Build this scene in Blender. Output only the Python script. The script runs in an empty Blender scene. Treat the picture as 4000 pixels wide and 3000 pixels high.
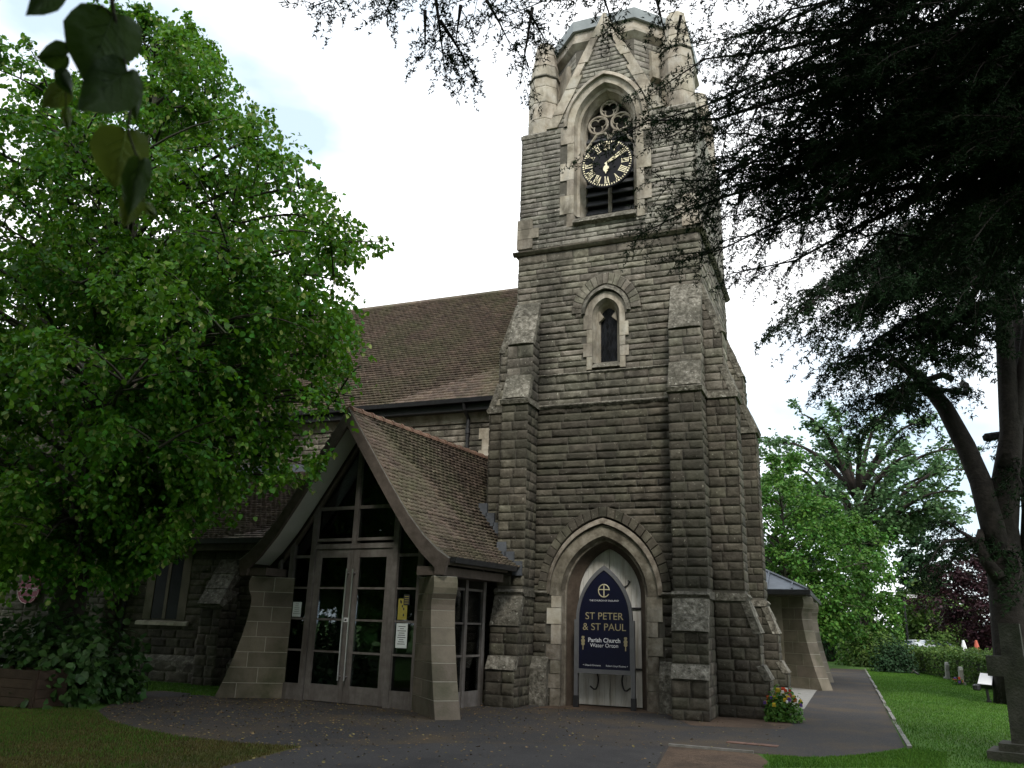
import bpy, math, random
import numpy as np
from mathutils import Vector, Matrix

sc = bpy.context.scene
COL = sc.collection
PI = math.pi
rnd = random.Random(7)

# ------------------------------------------------------------------ camera
YAW, PITCH, ROLL, FPX = -0.3869, 0.2870, 0.0302, 3190.0
CAM = np.array([0.0, 0.0, 1.6])
def _axes():
    f0 = np.array([math.sin(YAW), math.cos(YAW), 0]); r0 = np.array([math.cos(YAW), -math.sin(YAW), 0]); z = np.array([0, 0, 1.0])
    f = f0*math.cos(PITCH) + z*math.sin(PITCH); u = -f0*math.sin(PITCH) + z*math.cos(PITCH)
    return r0*math.cos(ROLL) + u*math.sin(ROLL), -r0*math.sin(ROLL) + u*math.cos(ROLL), f
CR, CU, CF = _axes()
def ray(x, y): return CF + CR*(x-2000)/FPX - CU*(y-1500)/FPX
def on_y(x, y, Y): d = ray(x, y); return CAM + d*(Y-CAM[1])/d[1]
def ground(x, y, z=0.0): d = ray(x, y); return CAM + d*(z-CAM[2])/d[2]
def at_d(x, y, dist): d = ray(x, y); return CAM + d*dist/math.hypot(d[0], d[1])
def proj(P):
    d = np.asarray(P, float)-CAM; w = d@CF
    return 2000+FPX*(d@CR)/w, 1500-FPX*(d@CU)/w, w
cd = bpy.data.cameras.new('camera'); cam = bpy.data.objects.new('camera', cd); COL.objects.link(cam)
cd.sensor_width = 36; cd.lens = FPX/4000*36; cd.clip_start = 0.05; cd.clip_end = 3000; cd.dof.use_dof = True; cd.dof.focus_distance = 18.0; cd.dof.aperture_fstop = 8.0
m = Matrix.Identity(4)
for i in range(3): m[i][0] = CR[i]; m[i][1] = CU[i]; m[i][2] = -CF[i]; m[i][3] = CAM[i]
cam.matrix_world = m; sc.camera = cam

# ------------------------------------------------------------------ sky and sun
SUN_EL, SUN_AZ = math.radians(44), math.radians(155)      # azimuth from +Y towards +X
w = bpy.data.worlds.new('World'); sc.world = w; w.use_nodes = True
nt = w.node_tree; nt.nodes.clear()
def N(t, **k):
    n = nt.nodes.new(t)
    for a, b in k.items(): setattr(n, a, b)
    return n
out = N('ShaderNodeOutputWorld'); bg = N('ShaderNodeBackground'); bg.inputs[1].default_value = 0.12
sky = N('ShaderNodeTexSky', sky_type='NISHITA', sun_disc=False, sun_elevation=SUN_EL, sun_rotation=SUN_AZ, air_density=1.2, dust_density=1.5, ozone_density=2.0)
tc = N('ShaderNodeTexCoord'); mp = N('ShaderNodeMapping'); mp.inputs['Scale'].default_value = (1, 1, 2.2); mp.inputs['Location'].default_value = (3.25, 2.26, 0.5)
n1 = N('ShaderNodeTexNoise'); n1.inputs['Scale'].default_value = 1.7; n1.inputs['Detail'].default_value = 6; n1.inputs['Roughness'].default_value = 0.5
cr = N('ShaderNodeValToRGB'); cr.color_ramp.elements[0].position = 0.37; cr.color_ramp.elements[1].position = 0.54
n2 = N('ShaderNodeTexNoise'); n2.inputs['Scale'].default_value = 3.1; n2.inputs['Detail'].default_value = 4
c2 = N('ShaderNodeValToRGB'); c2.color_ramp.elements[0].position = 0.3; c2.color_ramp.elements[1].position = 0.75
c2.color_ramp.elements[0].color = (8.8, 9.0, 9.3, 1); c2.color_ramp.elements[1].color = (11.2, 11.3, 11.4, 1)
mx = N('ShaderNodeMixRGB')
# thin veil over the blue as well
veil = N('ShaderNodeMixRGB'); veil.inputs[0].default_value = 0.66; veil.inputs[2].default_value = (5.5, 6.6, 7.4, 1)
L = nt.links.new
L(tc.outputs['Generated'], mp.inputs[0]); L(mp.outputs[0], n1.inputs['Vector']); L(mp.outputs[0], n2.inputs['Vector'])
L(n1.outputs[0], cr.inputs[0]); L(n2.outputs[0], c2.inputs[0]); L(sky.outputs[0], veil.inputs[1])
L(cr.outputs[0], mx.inputs[0]); L(veil.outputs[0], mx.inputs[1]); L(c2.outputs[0], mx.inputs[2])
L(mx.outputs[0], bg.inputs[0]); L(bg.outputs[0], out.inputs[0])
sd = bpy.data.lights.new('sun', 'SUN'); sd.energy = 1.5; sd.angle = math.radians(12); sd.color = (1.0, 0.95, 0.86)
so = bpy.data.objects.new('sun', sd); COL.objects.link(so); so.location = (30, -30, 40)
sdir = Vector((math.sin(SUN_AZ)*math.cos(SUN_EL), math.cos(SUN_AZ)*math.cos(SUN_EL), math.sin(SUN_EL)))
so.rotation_euler = sdir.to_track_quat('Z', 'Y').to_euler()
vs = sc.view_settings; vs.view_transform = 'Standard'; vs.look = 'None'; vs.exposure = 0.66; vs.gamma = 1.0; vs.use_curve_mapping = False
sc.cycles.max_bounces = 6; sc.cycles.diffuse_bounces = 3; sc.cycles.glossy_bounces = 3; sc.cycles.transmission_bounces = 4; sc.cycles.transparent_max_bounces = 8
sc.cycles.use_denoising = True

# ------------------------------------------------------------------ materials
MATS = {}
def mat(name, cols, scale=6.0, rough=0.85, bump=0.0, bscale=None, var=0.0, hue=0.0, stain=None, sscale=0.5, sstretch=(1, 1, 1), spots=None, metal=0.0, spec=0.3, transl=0.0, tcol=None, detail=6):
    """procedural material: noise ramp over cols, per-piece value change (var), stains of their own shape (stain colour), small spots"""
    if name in MATS: return MATS[name]
    m = bpy.data.materials.new(name); m.use_nodes = True; nt = m.node_tree; nt.nodes.clear(); l = nt.links.new
    def n(t, **k):
        x = nt.nodes.new(t)
        for a, b in k.items(): setattr(x, a, b)
        return x
    o = n('ShaderNodeOutputMaterial'); b = n('ShaderNodeBsdfPrincipled'); g = n('ShaderNodeNewGeometry')
    nz = n('ShaderNodeTexNoise'); nz.inputs['Scale'].default_value = scale; nz.inputs['Detail'].default_value = detail; nz.inputs['Roughness'].default_value = 0.6
    l(g.outputs['Position'], nz.inputs['Vector'])
    rp = n('ShaderNodeValToRGB'); e = rp.color_ramp.elements
    k = len(cols)
    e[0].position = 0.3; e[1].position = 0.7; e[0].color = (*cols[0], 1); e[1].color = (*cols[-1], 1)
    for i in range(1, k-1):
        x = e.new(0.3+0.4*i/(k-1)); x.color = (*cols[i], 1)
    l(nz.outputs[0], rp.inputs[0]); c = rp.outputs[0]
    if stain:
        mp = n('ShaderNodeMapping'); mp.inputs['Scale'].default_value = sstretch; l(g.outputs['Position'], mp.inputs[0])
        sn = n('ShaderNodeTexNoise'); sn.inputs['Scale'].default_value = sscale; sn.inputs['Detail'].default_value = 7; sn.inputs['Roughness'].default_value = 0.65
        l(mp.outputs[0], sn.inputs['Vector']); sr = n('ShaderNodeValToRGB'); sr.color_ramp.elements[0].position = 0.45; sr.color_ramp.elements[1].position = 0.68
        l(sn.outputs[0], sr.inputs[0]); mm = n('ShaderNodeMixRGB'); mm.inputs[2].default_value = (*stain, 1)
        l(sr.outputs[0], mm.inputs[0]); l(c, mm.inputs[1]); c = mm.outputs[0]
    if spots:
        sn = n('ShaderNodeTexNoise'); sn.inputs['Scale'].default_value = spots[1]; sn.inputs['Detail'].default_value = 3
        l(g.outputs['Position'], sn.inputs['Vector']); sr = n('ShaderNodeValToRGB'); sr.color_ramp.elements[0].position = spots[2]; sr.color_ramp.elements[1].position = spots[2]+0.07
        l(sn.outputs[0], sr.inputs[0]); mm = n('ShaderNodeMixRGB'); mm.inputs[2].default_value = (*spots[0], 1)
        l(sr.outputs[0], mm.inputs[0]); l(c, mm.inputs[1]); c = mm.outputs[0]
    if var or hue:
        oi = n('ShaderNodeObjectInfo'); ad = n('ShaderNodeMath', operation='ADD'); fr = n('ShaderNodeMath', operation='FRACT')
        l(oi.outputs['Random'], ad.inputs[0]); l(g.outputs['Random Per Island'], ad.inputs[1]); l(ad.outputs[0], fr.inputs[0])
        hs = n('ShaderNodeHueSaturation')
        mr = n('ShaderNodeMapRange'); mr.inputs[3].default_value = 1-var; mr.inputs[4].default_value = 1+var
        l(fr.outputs[0], mr.inputs[0]); l(mr.outputs[0], hs.inputs['Value'])
        if hue:
            m3 = n('ShaderNodeMath', operation='MULTIPLY'); m3.inputs[1].default_value = 7.31; f3 = n('ShaderNodeMath', operation='FRACT')
            l(fr.outputs[0], m3.inputs[0]); l(m3.outputs[0], f3.inputs[0])
            m2 = n('ShaderNodeMapRange'); m2.inputs[3].default_value = 0.5-hue; m2.inputs[4].default_value = 0.5+hue
            l(f3.outputs[0], m2.inputs[0]); l(m2.outputs[0], hs.inputs['Hue'])
        l(c, hs.inputs['Color']); c = hs.outputs[0]
    l(c, b.inputs['Base Color'])
    b.inputs['Roughness'].default_value = rough; b.inputs['Metallic'].default_value = metal; b.inputs['Specular IOR Level'].default_value = spec
    if bump:
        bn = n('ShaderNodeTexNoise'); bn.inputs['Scale'].default_value = bscale or scale*3; bn.inputs['Detail'].default_value = 5
        l(g.outputs['Position'], bn.inputs['Vector']); bm = n('ShaderNodeBump'); bm.inputs['Strength'].default_value = bump; bm.inputs['Distance'].default_value = 0.03
        l(bn.outputs[0], bm.inputs['Height']); l(bm.outputs[0], b.inputs['Normal'])
    s = b.outputs[0]
    if transl:
        t = n('ShaderNodeBsdfTranslucent'); ms = n('ShaderNodeMixShader'); ms.inputs[0].default_value = transl
        if tcol: t.inputs[0].default_value = (*tcol, 1)
        else: l(c, t.inputs[0])
        l(s, ms.inputs[1]); l(t.outputs[0], ms.inputs[2]); s = ms.outputs[0]
    l(s, o.inputs[0]); MATS[name] = m
    return m
def glass_mat(name, tint, thru):
    m = bpy.data.materials.new(name); m.use_nodes = True; nt = m.node_tree; nt.nodes.clear(); l = nt.links.new
    o = nt.nodes.new('ShaderNodeOutputMaterial'); t = nt.nodes.new('ShaderNodeBsdfTransparent'); t.inputs[0].default_value = (*tint, 1)
    g = nt.nodes.new('ShaderNodeBsdfGlossy'); g.inputs[1].default_value = 0.02; g.inputs[0].default_value = (0.9, 0.95, 1, 1)
    f = nt.nodes.new('ShaderNodeFresnel'); f.inputs[0].default_value = 1.5
    x = nt.nodes.new('ShaderNodeMixShader'); l(f.outputs[0], x.inputs[0]); l(t.outputs[0], x.inputs[1]); l(g.outputs[0], x.inputs[2]); l(x.outputs[0], o.inputs[0])
    return m
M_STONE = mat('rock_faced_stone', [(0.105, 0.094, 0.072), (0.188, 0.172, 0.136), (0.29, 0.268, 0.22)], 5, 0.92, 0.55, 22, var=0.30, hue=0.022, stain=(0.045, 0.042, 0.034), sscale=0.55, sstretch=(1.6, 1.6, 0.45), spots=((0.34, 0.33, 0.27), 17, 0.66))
M_STONE_LOW = mat('grimy_shaded_lower_stone', [(0.046, 0.041, 0.030), (0.086, 0.077, 0.058), (0.140, 0.127, 0.098)], 5, 0.92, 0.55, 22, var=0.32, hue=0.02, stain=(0.05, 0.047, 0.035), sscale=0.55, sstretch=(1.6, 1.6, 0.45), spots=((0.25, 0.24, 0.19), 17, 0.68))  # grime and browner stone, with shade of the lower walls put into the colour
M_STONE_TOP = mat('pale_upper_stone', [(0.17, 0.158, 0.13), (0.28, 0.265, 0.225), (0.38, 0.36, 0.315)], 5, 0.92, 0.5, 22, var=0.22, hue=0.02, stain=(0.07, 0.066, 0.055), sscale=0.6, sstretch=(1.8, 1.8, 0.4), spots=((0.42, 0.40, 0.34), 17, 0.64))  # lighter stone colour for the stage above the upper string course
M_MORTAR = mat('mortar', [(0.075, 0.07, 0.057), (0.13, 0.12, 0.10)], 9, 0.95, 0.3, 40)
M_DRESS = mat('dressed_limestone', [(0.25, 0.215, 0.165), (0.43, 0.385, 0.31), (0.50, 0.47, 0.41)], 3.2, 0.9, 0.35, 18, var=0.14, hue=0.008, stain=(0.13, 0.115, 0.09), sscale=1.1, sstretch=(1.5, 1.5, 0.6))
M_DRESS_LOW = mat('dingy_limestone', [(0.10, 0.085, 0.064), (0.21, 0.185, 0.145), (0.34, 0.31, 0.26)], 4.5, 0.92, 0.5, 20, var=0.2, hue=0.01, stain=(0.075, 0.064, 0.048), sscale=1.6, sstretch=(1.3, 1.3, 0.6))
M_WEATH = mat('lichened_stone', [(0.05, 0.046, 0.036), (0.165, 0.152, 0.124), (0.32, 0.30, 0.255)], 11, 0.95, 1.0, 20, var=0.14, stain=(0.07, 0.066, 0.05), sscale=1.6, spots=((0.42, 0.41, 0.35), 15, 0.65))
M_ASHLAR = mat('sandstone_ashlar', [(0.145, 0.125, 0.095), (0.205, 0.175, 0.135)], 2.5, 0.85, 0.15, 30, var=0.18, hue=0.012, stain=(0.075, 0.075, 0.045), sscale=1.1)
M_JOINT = mat('lime_joint', [(0.36, 0.34, 0.29), (0.44, 0.42, 0.36)], 12, 0.9)
M_TILE = mat('clay_roof_tile', [(0.085, 0.066, 0.053), (0.122, 0.093, 0.073), (0.152, 0.112, 0.086)], 2, 0.85, 0.2, 30, var=0.22, hue=0.012, stain=(0.105, 0.10, 0.06), sscale=0.7, spots=((0.26, 0.25, 0.17), 9, 0.68))
M_RIDGE = mat('orange_ridge_tile', [(0.12, 0.07, 0.05), (0.19, 0.115, 0.08)], 4, 0.85, 0.3, 25, var=0.2, spots=((0.15, 0.14, 0.09), 10, 0.6))
M_LEAD = mat('lead_sheet', [(0.11, 0.122, 0.14), (0.20, 0.22, 0.25)], 2, 0.55, 0.1, 12, metal=0.1, spec=0.5)
M_COPPER = mat('verdigris_capping', [(0.21, 0.235, 0.245), (0.31, 0.34, 0.35)], 2.5, 0.6, 0.15, 14)
M_IRON = mat('black_iron', [(0.012, 0.012, 0.014), (0.028, 0.028, 0.030)], 8, 0.45, spec=0.5)
M_OAK = mat('silvered_oak', [(0.115, 0.103, 0.095), (0.18, 0.168, 0.157)], 7, 0.75, 0.2, 40, stain=(0.085, 0.073, 0.065), sscale=2, sstretch=(2, 2, .3))
M_OAKD = mat('dark_oak', [(0.075, 0.06, 0.05), (0.13, 0.105, 0.09)], 7, 0.75, 0.2, 40)
M_SOFFIT = mat('white_soffit', [(0.62, 0.61, 0.58), (0.70, 0.69, 0.66)], 2, 0.8)
M_WPAINT = mat('white_painted_plank', [(0.58, 0.57, 0.53), (0.70, 0.69, 0.66)], 3, 0.6, 0.1, 30, var=0.06, stain=(0.40, 0.37, 0.31), sscale=1.6, sstretch=(3, 3, .4))
M_DARK = mat('dark_interior', [(0.03, 0.028, 0.026), (0.05, 0.046, 0.042)], 1.0, 0.9)
M_LOUV = mat('louvre_board', [(0.04, 0.042, 0.046), (0.07, 0.072, 0.076)], 4, 0.6)
M_LEADGL = mat('leaded_glass', [(0.004, 0.0045, 0.006), (0.012, 0.014, 0.018)], 1.5, 0.25, 0.05, 10, var=0.6, spec=0.15)
M_GLASS = glass_mat('window_glass', (0.55, 0.58, 0.58), 0.8)
M_GOLD = mat('gold_leaf', [(0.80, 0.71, 0.46), (0.90, 0.82, 0.58)], 5, 0.35, metal=0.35, spec=0.5)
M_CLOCK = mat('clock_black', [(0.008, 0.008, 0.010), (0.014, 0.014, 0.018)], 5, 0.6, spec=0.15)
M_NAVY = mat('navy_panel', [(0.003, 0.0035, 0.020), (0.004, 0.005, 0.026)], 3, 0.4, spec=0.4)
M_GREYP = mat('grey_paint_frame', [(0.12, 0.12, 0.125), (0.16, 0.16, 0.165)], 4, 0.5)
M_WHITE = mat('white_lettering', [(0.74, 0.74, 0.76), (0.80, 0.80, 0.82)], 4, 0.6)
M_PAPER = mat('pale_paper', [(0.66, 0.72, 0.72), (0.74, 0.79, 0.79)], 4, 0.7)
M_YELLOW = mat('yellow_poster', [(0.30, 0.26, 0.05), (0.36, 0.31, 0.07)], 30, 0.7)
M_INK = mat('printed_ink', [(0.03, 0.03, 0.035), (0.05, 0.05, 0.055)], 5, 0.8)
M_STEEL = mat('brushed_steel', [(0.55, 0.55, 0.56), (0.65, 0.65, 0.66)], 5, 0.3, metal=0.9)
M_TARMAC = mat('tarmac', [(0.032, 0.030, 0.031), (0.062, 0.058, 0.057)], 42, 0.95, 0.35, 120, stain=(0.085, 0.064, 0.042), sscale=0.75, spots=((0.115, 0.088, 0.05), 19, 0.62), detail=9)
M_TARMAC2 = mat('tarmac_patch', [(0.045, 0.042, 0.042), (0.070, 0.066, 0.065)], 45, 0.95, 0.3, 120, stain=(0.034, 0.032, 0.033), sscale=0.9, spots=((0.10, 0.085, 0.06), 21, 0.66), detail=9)
M_SLAB = mat('concrete_slab', [(0.22, 0.215, 0.20), (0.32, 0.31, 0.285)], 6, 0.9, 0.15, 40)
M_KERB = mat('concrete_edging', [(0.16, 0.155, 0.14), (0.27, 0.26, 0.24)], 9, 0.9, 0.2, 40, var=0.2)
M_BRICK = mat('paving_brick', [(0.15, 0.085, 0.065), (0.21, 0.12, 0.09)], 9, 0.9, 0.2, 50, var=0.25)
M_SOIL = mat('bare_soil', [(0.085, 0.055, 0.036), (0.155, 0.105, 0.072)], 14, 0.97, 0.6, 50, stain=(0.06, 0.042, 0.03), sscale=1.5)
M_GRASS = mat('lawn', [(0.034, 0.088, 0.009), (0.06, 0.145, 0.015), (0.08, 0.165, 0.02)], 3.5, 0.95, 0.4, 60, stain=(0.055, 0.095, 0.02), sscale=0.35)
M_BLADE = mat('grass_blades', [(0.045, 0.125, 0.010), (0.095, 0.21, 0.022)], 0.5, 0.8, var=0.4, hue=0.015, transl=0.25)
M_BLADED = mat('dry_grass_blades', [(0.085, 0.088, 0.022), (0.125, 0.11, 0.032), (0.065, 0.10, 0.018)], 0.9, 0.85, var=0.4, hue=0.03, transl=0.2)
M_LIME = mat('lime_leaf', [(0.020, 0.085, 0.008), (0.046, 0.150, 0.011), (0.100, 0.215, 0.016)], 0.45, 0.5, var=0.5, hue=0.02, transl=0.36, tcol=(0.12, 0.27, 0.014), spec=0.25)
M_BRACT = mat('lime_bract', [(0.22, 0.30, 0.07), (0.32, 0.38, 0.12)], 2, 0.6, var=0.2, transl=0.3)
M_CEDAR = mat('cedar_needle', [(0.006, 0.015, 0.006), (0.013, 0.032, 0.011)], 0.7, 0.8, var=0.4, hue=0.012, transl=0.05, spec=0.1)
M_TREE1 = mat('mid_green_leaf', [(0.045, 0.125, 0.018), (0.095, 0.215, 0.032)], 0.4, 0.6, var=0.35, hue=0.02, transl=0.3)
M_TREE2 = mat('blue_green_leaf', [(0.060, 0.130, 0.052), (0.125, 0.225, 0.090)], 0.4, 0.6, var=0.35, hue=0.02, transl=0.3)
M_TREE3 = mat('dark_green_leaf', [(0.016, 0.045, 0.018), (0.030, 0.075, 0.026)], 0.6, 0.7, var=0.35, transl=0.15)
M_PURPLE = mat('copper_beech_leaf', [(0.026, 0.010, 0.014), (0.060, 0.024, 0.032)], 0.6, 0.55, var=0.45, hue=0.02, transl=0.2)
M_HEDGE = mat('hedge_leaf', [(0.055, 0.11, 0.02), (0.115, 0.195, 0.042)], 0.9, 0.6, var=0.4, hue=0.02, transl=0.25)
M_BARK = mat('grey_bark', [(0.030, 0.026, 0.022), (0.075, 0.066, 0.056)], 5, 0.95, 0.9, 14, stain=(0.05, 0.06, 0.03), sscale=1.2)
M_PLANK = mat('weathered_brown_plank', [(0.035, 0.023, 0.015), (0.062, 0.042, 0.028)], 6, 0.85, 0.3, 40, var=0.2)
M_GRAN = mat('grey_gravestone', [(0.075, 0.07, 0.06), (0.16, 0.155, 0.135)], 5, 0.9, 0.35, 30, var=0.15, stain=(0.08, 0.09, 0.055), sscale=2)
M_HEAD = mat('pale_headstone', [(0.20, 0.20, 0.185), (0.36, 0.355, 0.33)], 5, 0.9, 0.3, 30, var=0.15, stain=(0.13, 0.14, 0.10), sscale=2)
M_CROSS = mat('dark_lichened_sandstone', [(0.05, 0.047, 0.04), (0.11, 0.104, 0.088)], 6, 0.95, 0.6, 30, stain=(0.05, 0.055, 0.035), sscale=2.5)
M_FLASH = mat('dull_lead_flashing', [(0.055, 0.06, 0.07), (0.11, 0.12, 0.135)], 5, 0.6, 0.2, 20, var=0.2)
M_RED = mat('maroon_sign', [(0.16, 0.018, 0.045), (0.20, 0.026, 0.06)], 3, 0.5)

# ------------------------------------------------------------------ mesh helpers
def np_mesh(name, v, f, smooth=False):
    v = np.asarray(v, np.float32); f = np.asarray(f, np.int32)
    me = bpy.data.meshes.new(name); k = f.shape[1]
    me.vertices.add(len(v)); me.vertices.foreach_set('co', v.ravel())
    me.loops.add(f.size); me.loops.foreach_set('vertex_index', f.ravel())
    me.polygons.add(len(f)); me.polygons.foreach_set('loop_start', np.arange(0, f.size, k, dtype=np.int32))
    if smooth: me.polygons.foreach_set('use_smooth', np.ones(len(f), bool))
    me.update(calc_edges=True); return me
class MB:
    def __init__(s): s.v = []; s.f = []
    def add(s, pts, faces):
        b = len(s.v); s.v += [tuple(map(float, p)) for p in pts]; s.f += [tuple(i+b for i in q) for q in faces]; return s
    def box(s, x0, x1, y0, y1, z0, z1, T=None):
        p = [(x0, y0, z0), (x1, y0, z0), (x1, y1, z0), (x0, y1, z0), (x0, y0, z1), (x1, y0, z1), (x1, y1, z1), (x0, y1, z1)]
        if T: p = [T(*q) for q in p]
        return s.add(p, [(0, 3, 2, 1), (4, 5, 6, 7), (0, 1, 5, 4), (1, 2, 6, 5), (2, 3, 7, 6), (3, 0, 4, 7)])
    def hexa(s, a, b):                       # two quads a (front) and b (back), same order
        return s.add(list(a)+list(b), [(0, 1, 2, 3), (7, 6, 5, 4), (0, 4, 5, 1), (1, 5, 6, 2), (2, 6, 7, 3), (3, 7, 4, 0)])
    def prism(s, poly, fn, t0, t1):          # poly of 2-d points, fn(a, b, t) -> 3-d
        n = len(poly); p = [fn(a, b, t0) for a, b in poly]+[fn(a, b, t1) for a, b in poly]
        return s.add(p, [tuple(range(n)), tuple(range(2*n-1, n-1, -1))]+[(i, i+n, (i+1) % n+n, (i+1) % n) for i in range(n)])
    def tube(s, path, rad, n=8, cap=True):
        path = [Vector(p) for p in path]
        if not hasattr(rad, '__len__'): rad = [rad]*len(path)
        b = len(s.v); up = None
        for i, p in enumerate(path):
            t = (path[min(i+1, len(path)-1)]-path[max(i-1, 0)]).normalized()
            if up is None: up = t.orthogonal().normalized()
            up = (up-t*up.dot(t))
            up = up.normalized() if up.length > 1e-6 else t.orthogonal().normalized()
            sd_ = t.cross(up)
            for k in range(n):
                a = 2*PI*k/n; q = p+(up*math.cos(a)+sd_*math.sin(a))*rad[i]; s.v.append(tuple(q))
        for i in range(len(path)-1):
            for k in range(n):
                k2 = (k+1) % n; s.f.append((b+i*n+k, b+i*n+k2, b+(i+1)*n+k2, b+(i+1)*n+k))
        if cap:
            s.f.append(tuple(b+k for k in range(n-1, -1, -1))); e = b+(len(path)-1)*n; s.f.append(tuple(e+k for k in range(n)))
        return s
    def lathe(s, c, prof, n=16):             # prof (r, z), closed at both ends
        b = len(s.v)
        for r, z in prof:
            for k in range(n): a = 2*PI*(k+.5)/n; s.v.append((c[0]+r*math.cos(a), c[1]+r*math.sin(a), c[2]+z))
        for i in range(len(prof)-1):
            for k in range(n): k2 = (k+1) % n; s.f.append((b+i*n+k, b+i*n+k2, b+(i+1)*n+k2, b+(i+1)*n+k))
        s.f.append(tuple(b+k for k in range(n-1, -1, -1))); e = b+(len(prof)-1)*n; s.f.append(tuple(e+k for k in range(n)))
        return s
    def mesh(s, name, smooth=False):
        me = bpy.data.meshes.new(name); me.from_pydata(s.v, [], s.f)
        if smooth: me.polygons.foreach_set('use_smooth', [True]*len(me.polygons))
        me.update(); return me
def ob(name, me, m=None, parent=None, basis=None, kind=None, label=None, cat=None, group=None):
    if isinstance(me, MB): me = me.mesh(name)
    o = bpy.data.objects.new(name, me); COL.objects.link(o)
    if m is not None and me is not None and not me.materials: me.materials.append(m)
    if basis is not None: o.matrix_basis = basis
    if parent is not None:
        o.parent = parent
        if parent.type == 'EMPTY': o.matrix_parent_inverse = parent.matrix_basis.inverted()
    if kind: o['kind'] = kind
    if label: o['label'] = label
    if cat: o['category'] = cat
    if group: o['group'] = group
    return o
def thing(name, label, cat, loc, group=None):
    o = bpy.data.objects.new(name, None); COL.objects.link(o); o.empty_display_size = 0.2
    o.matrix_basis = Matrix.Translation(Vector(tuple(map(float, loc)))); o['label'] = label; o['category'] = cat
    if group: o['group'] = group
    return o

# ------------------------------------------------------------------ rock-faced stones
def stone_variant(seed, bulge=1.0):
    r = random.Random(seed); xs = [0, .012, .2, .42, .63, .82, .988, 1]; zs = [0, .05, .30, .70, .95, 1]
    v = []
    for j, z in enumerate(zs):
        for i, x in enumerate(xs):
            if i in (0, 7) or j in (0, 5): v.append((x, 0, z))
            elif i in (1, 6) or j in (1, 4): v.append((x, -.015-.006*r.random(), z))
            else: v.append((x+r.uniform(-.08, .08), -(.013+.030*r.random()**1.6*bulge), z+r.uniform(-.13, .13)))
    n = len(xs); f = [(j*n+i, j*n+i+1, (j+1)*n+i+1, (j+1)*n+i) for j in range(5) for i in range(n-1) ]
    return np.array(v), np.array(f)
NV = 14
VAR = [stone_variant(100+i) for i in range(NV)]
STONE_ME = [np_mesh('stone', v, f) for v, f in VAR]
STONE_SETS = {}
def stone_set(m):
    if m.name not in STONE_SETS:
        L_ = [me.copy() for me in STONE_ME]
        for q in L_: q.name = 'stone'; q.materials.clear(); q.materials.append(m)
        STONE_SETS[m.name] = L_
    return STONE_SETS[m.name]
def courses(z0, z1, lo, hi, r):
    z = z0; o = []
    while z < z1-1e-6:
        h = r.uniform(lo, hi)
        if z1-z-h < lo*.7: h = z1-z
        o.append((z, z+h)); z += h
    return o
def face_stones(org, u, n, cs, ext, lo, hi, r, gap=.012, dscale=1.0, out=None):
    """stones on one wall face: org (x, y) of u=0, u and n unit 2-d vectors, cs courses, ext(z) -> solid intervals [(u0, u1)]"""
    out = [] if out is None else out
    for z0, z1 in cs:
        for a, b in ext((z0+z1)/2):
            x = a
            if b-a < .05: continue
            while x < b-1e-6:
                wd = r.uniform(lo, hi)
                if b-x-wd < lo*.6: wd = b-x
                out.append((org[0]+u[0]*(x+gap/2), org[1]+u[1]*(x+gap/2), z0+gap/2, u, n, wd-gap, z1-z0-gap, dscale*r.uniform(.75, 1.25), r.randrange(NV)))
                x += wd
    return out
def stone_matrix(s):
    x, y, z, u, n, wd, h, d, k = s
    return Matrix(((u[0]*wd, -n[0]*d, 0, x), (u[1]*wd, -n[1]*d, 0, y), (0, 0, h, z), (0, 0, 0, 1)))
def place_stones(stones, mat_of, thing_root, limit=290):
    """the stones that show largest as parts, the rest joined"""
    mat_of = mat_of or (lambda s: M_STONE)
    def size(s):
        c = (s[0]+s[3][0]*s[5]/2, s[1]+s[3][1]*s[5]/2, s[2]+s[6]/2); px, py, wz = proj(c)
        if wz < 1 or not (-60 < px < 4060 and -60 < py < 3060): return 0
        to = CAM-np.array(c); f = (s[4][0]*to[0]+s[4][1]*to[1])/np.linalg.norm(to)
        return max(f, 0)*s[5]*s[6]/wz**2
    order = sorted(range(len(stones)), key=lambda i: -size(stones[i]))
    for i in order[:limit]:
        ob('stone', stone_set(mat_of(stones[i]))[stones[i][8]], None, thing_root, basis=stone_matrix(stones[i]))
    V = []; F = []; I = []; b = 0; ms = []
    for i in order[limit:]:
        mt = np.array(stone_matrix(stones[i])); v, f = VAR[stones[i][8]]; m_ = mat_of(stones[i])
        if m_ not in ms: ms.append(m_)
        V.append(v@mt[:3, :3].T+mt[:3, 3]); F.append(f+b); b += len(v); I += [ms.index(m_)]*len(f)
    if V:
        me = np_mesh('stonework', np.vstack(V), np.vstack(F))
        for m_ in ms: me.materials.append(m_)
        me.polygons.foreach_set('material_index', np.array(I, np.int32)); ob('stonework', me, None, thing_root, kind='stuff')

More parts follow.
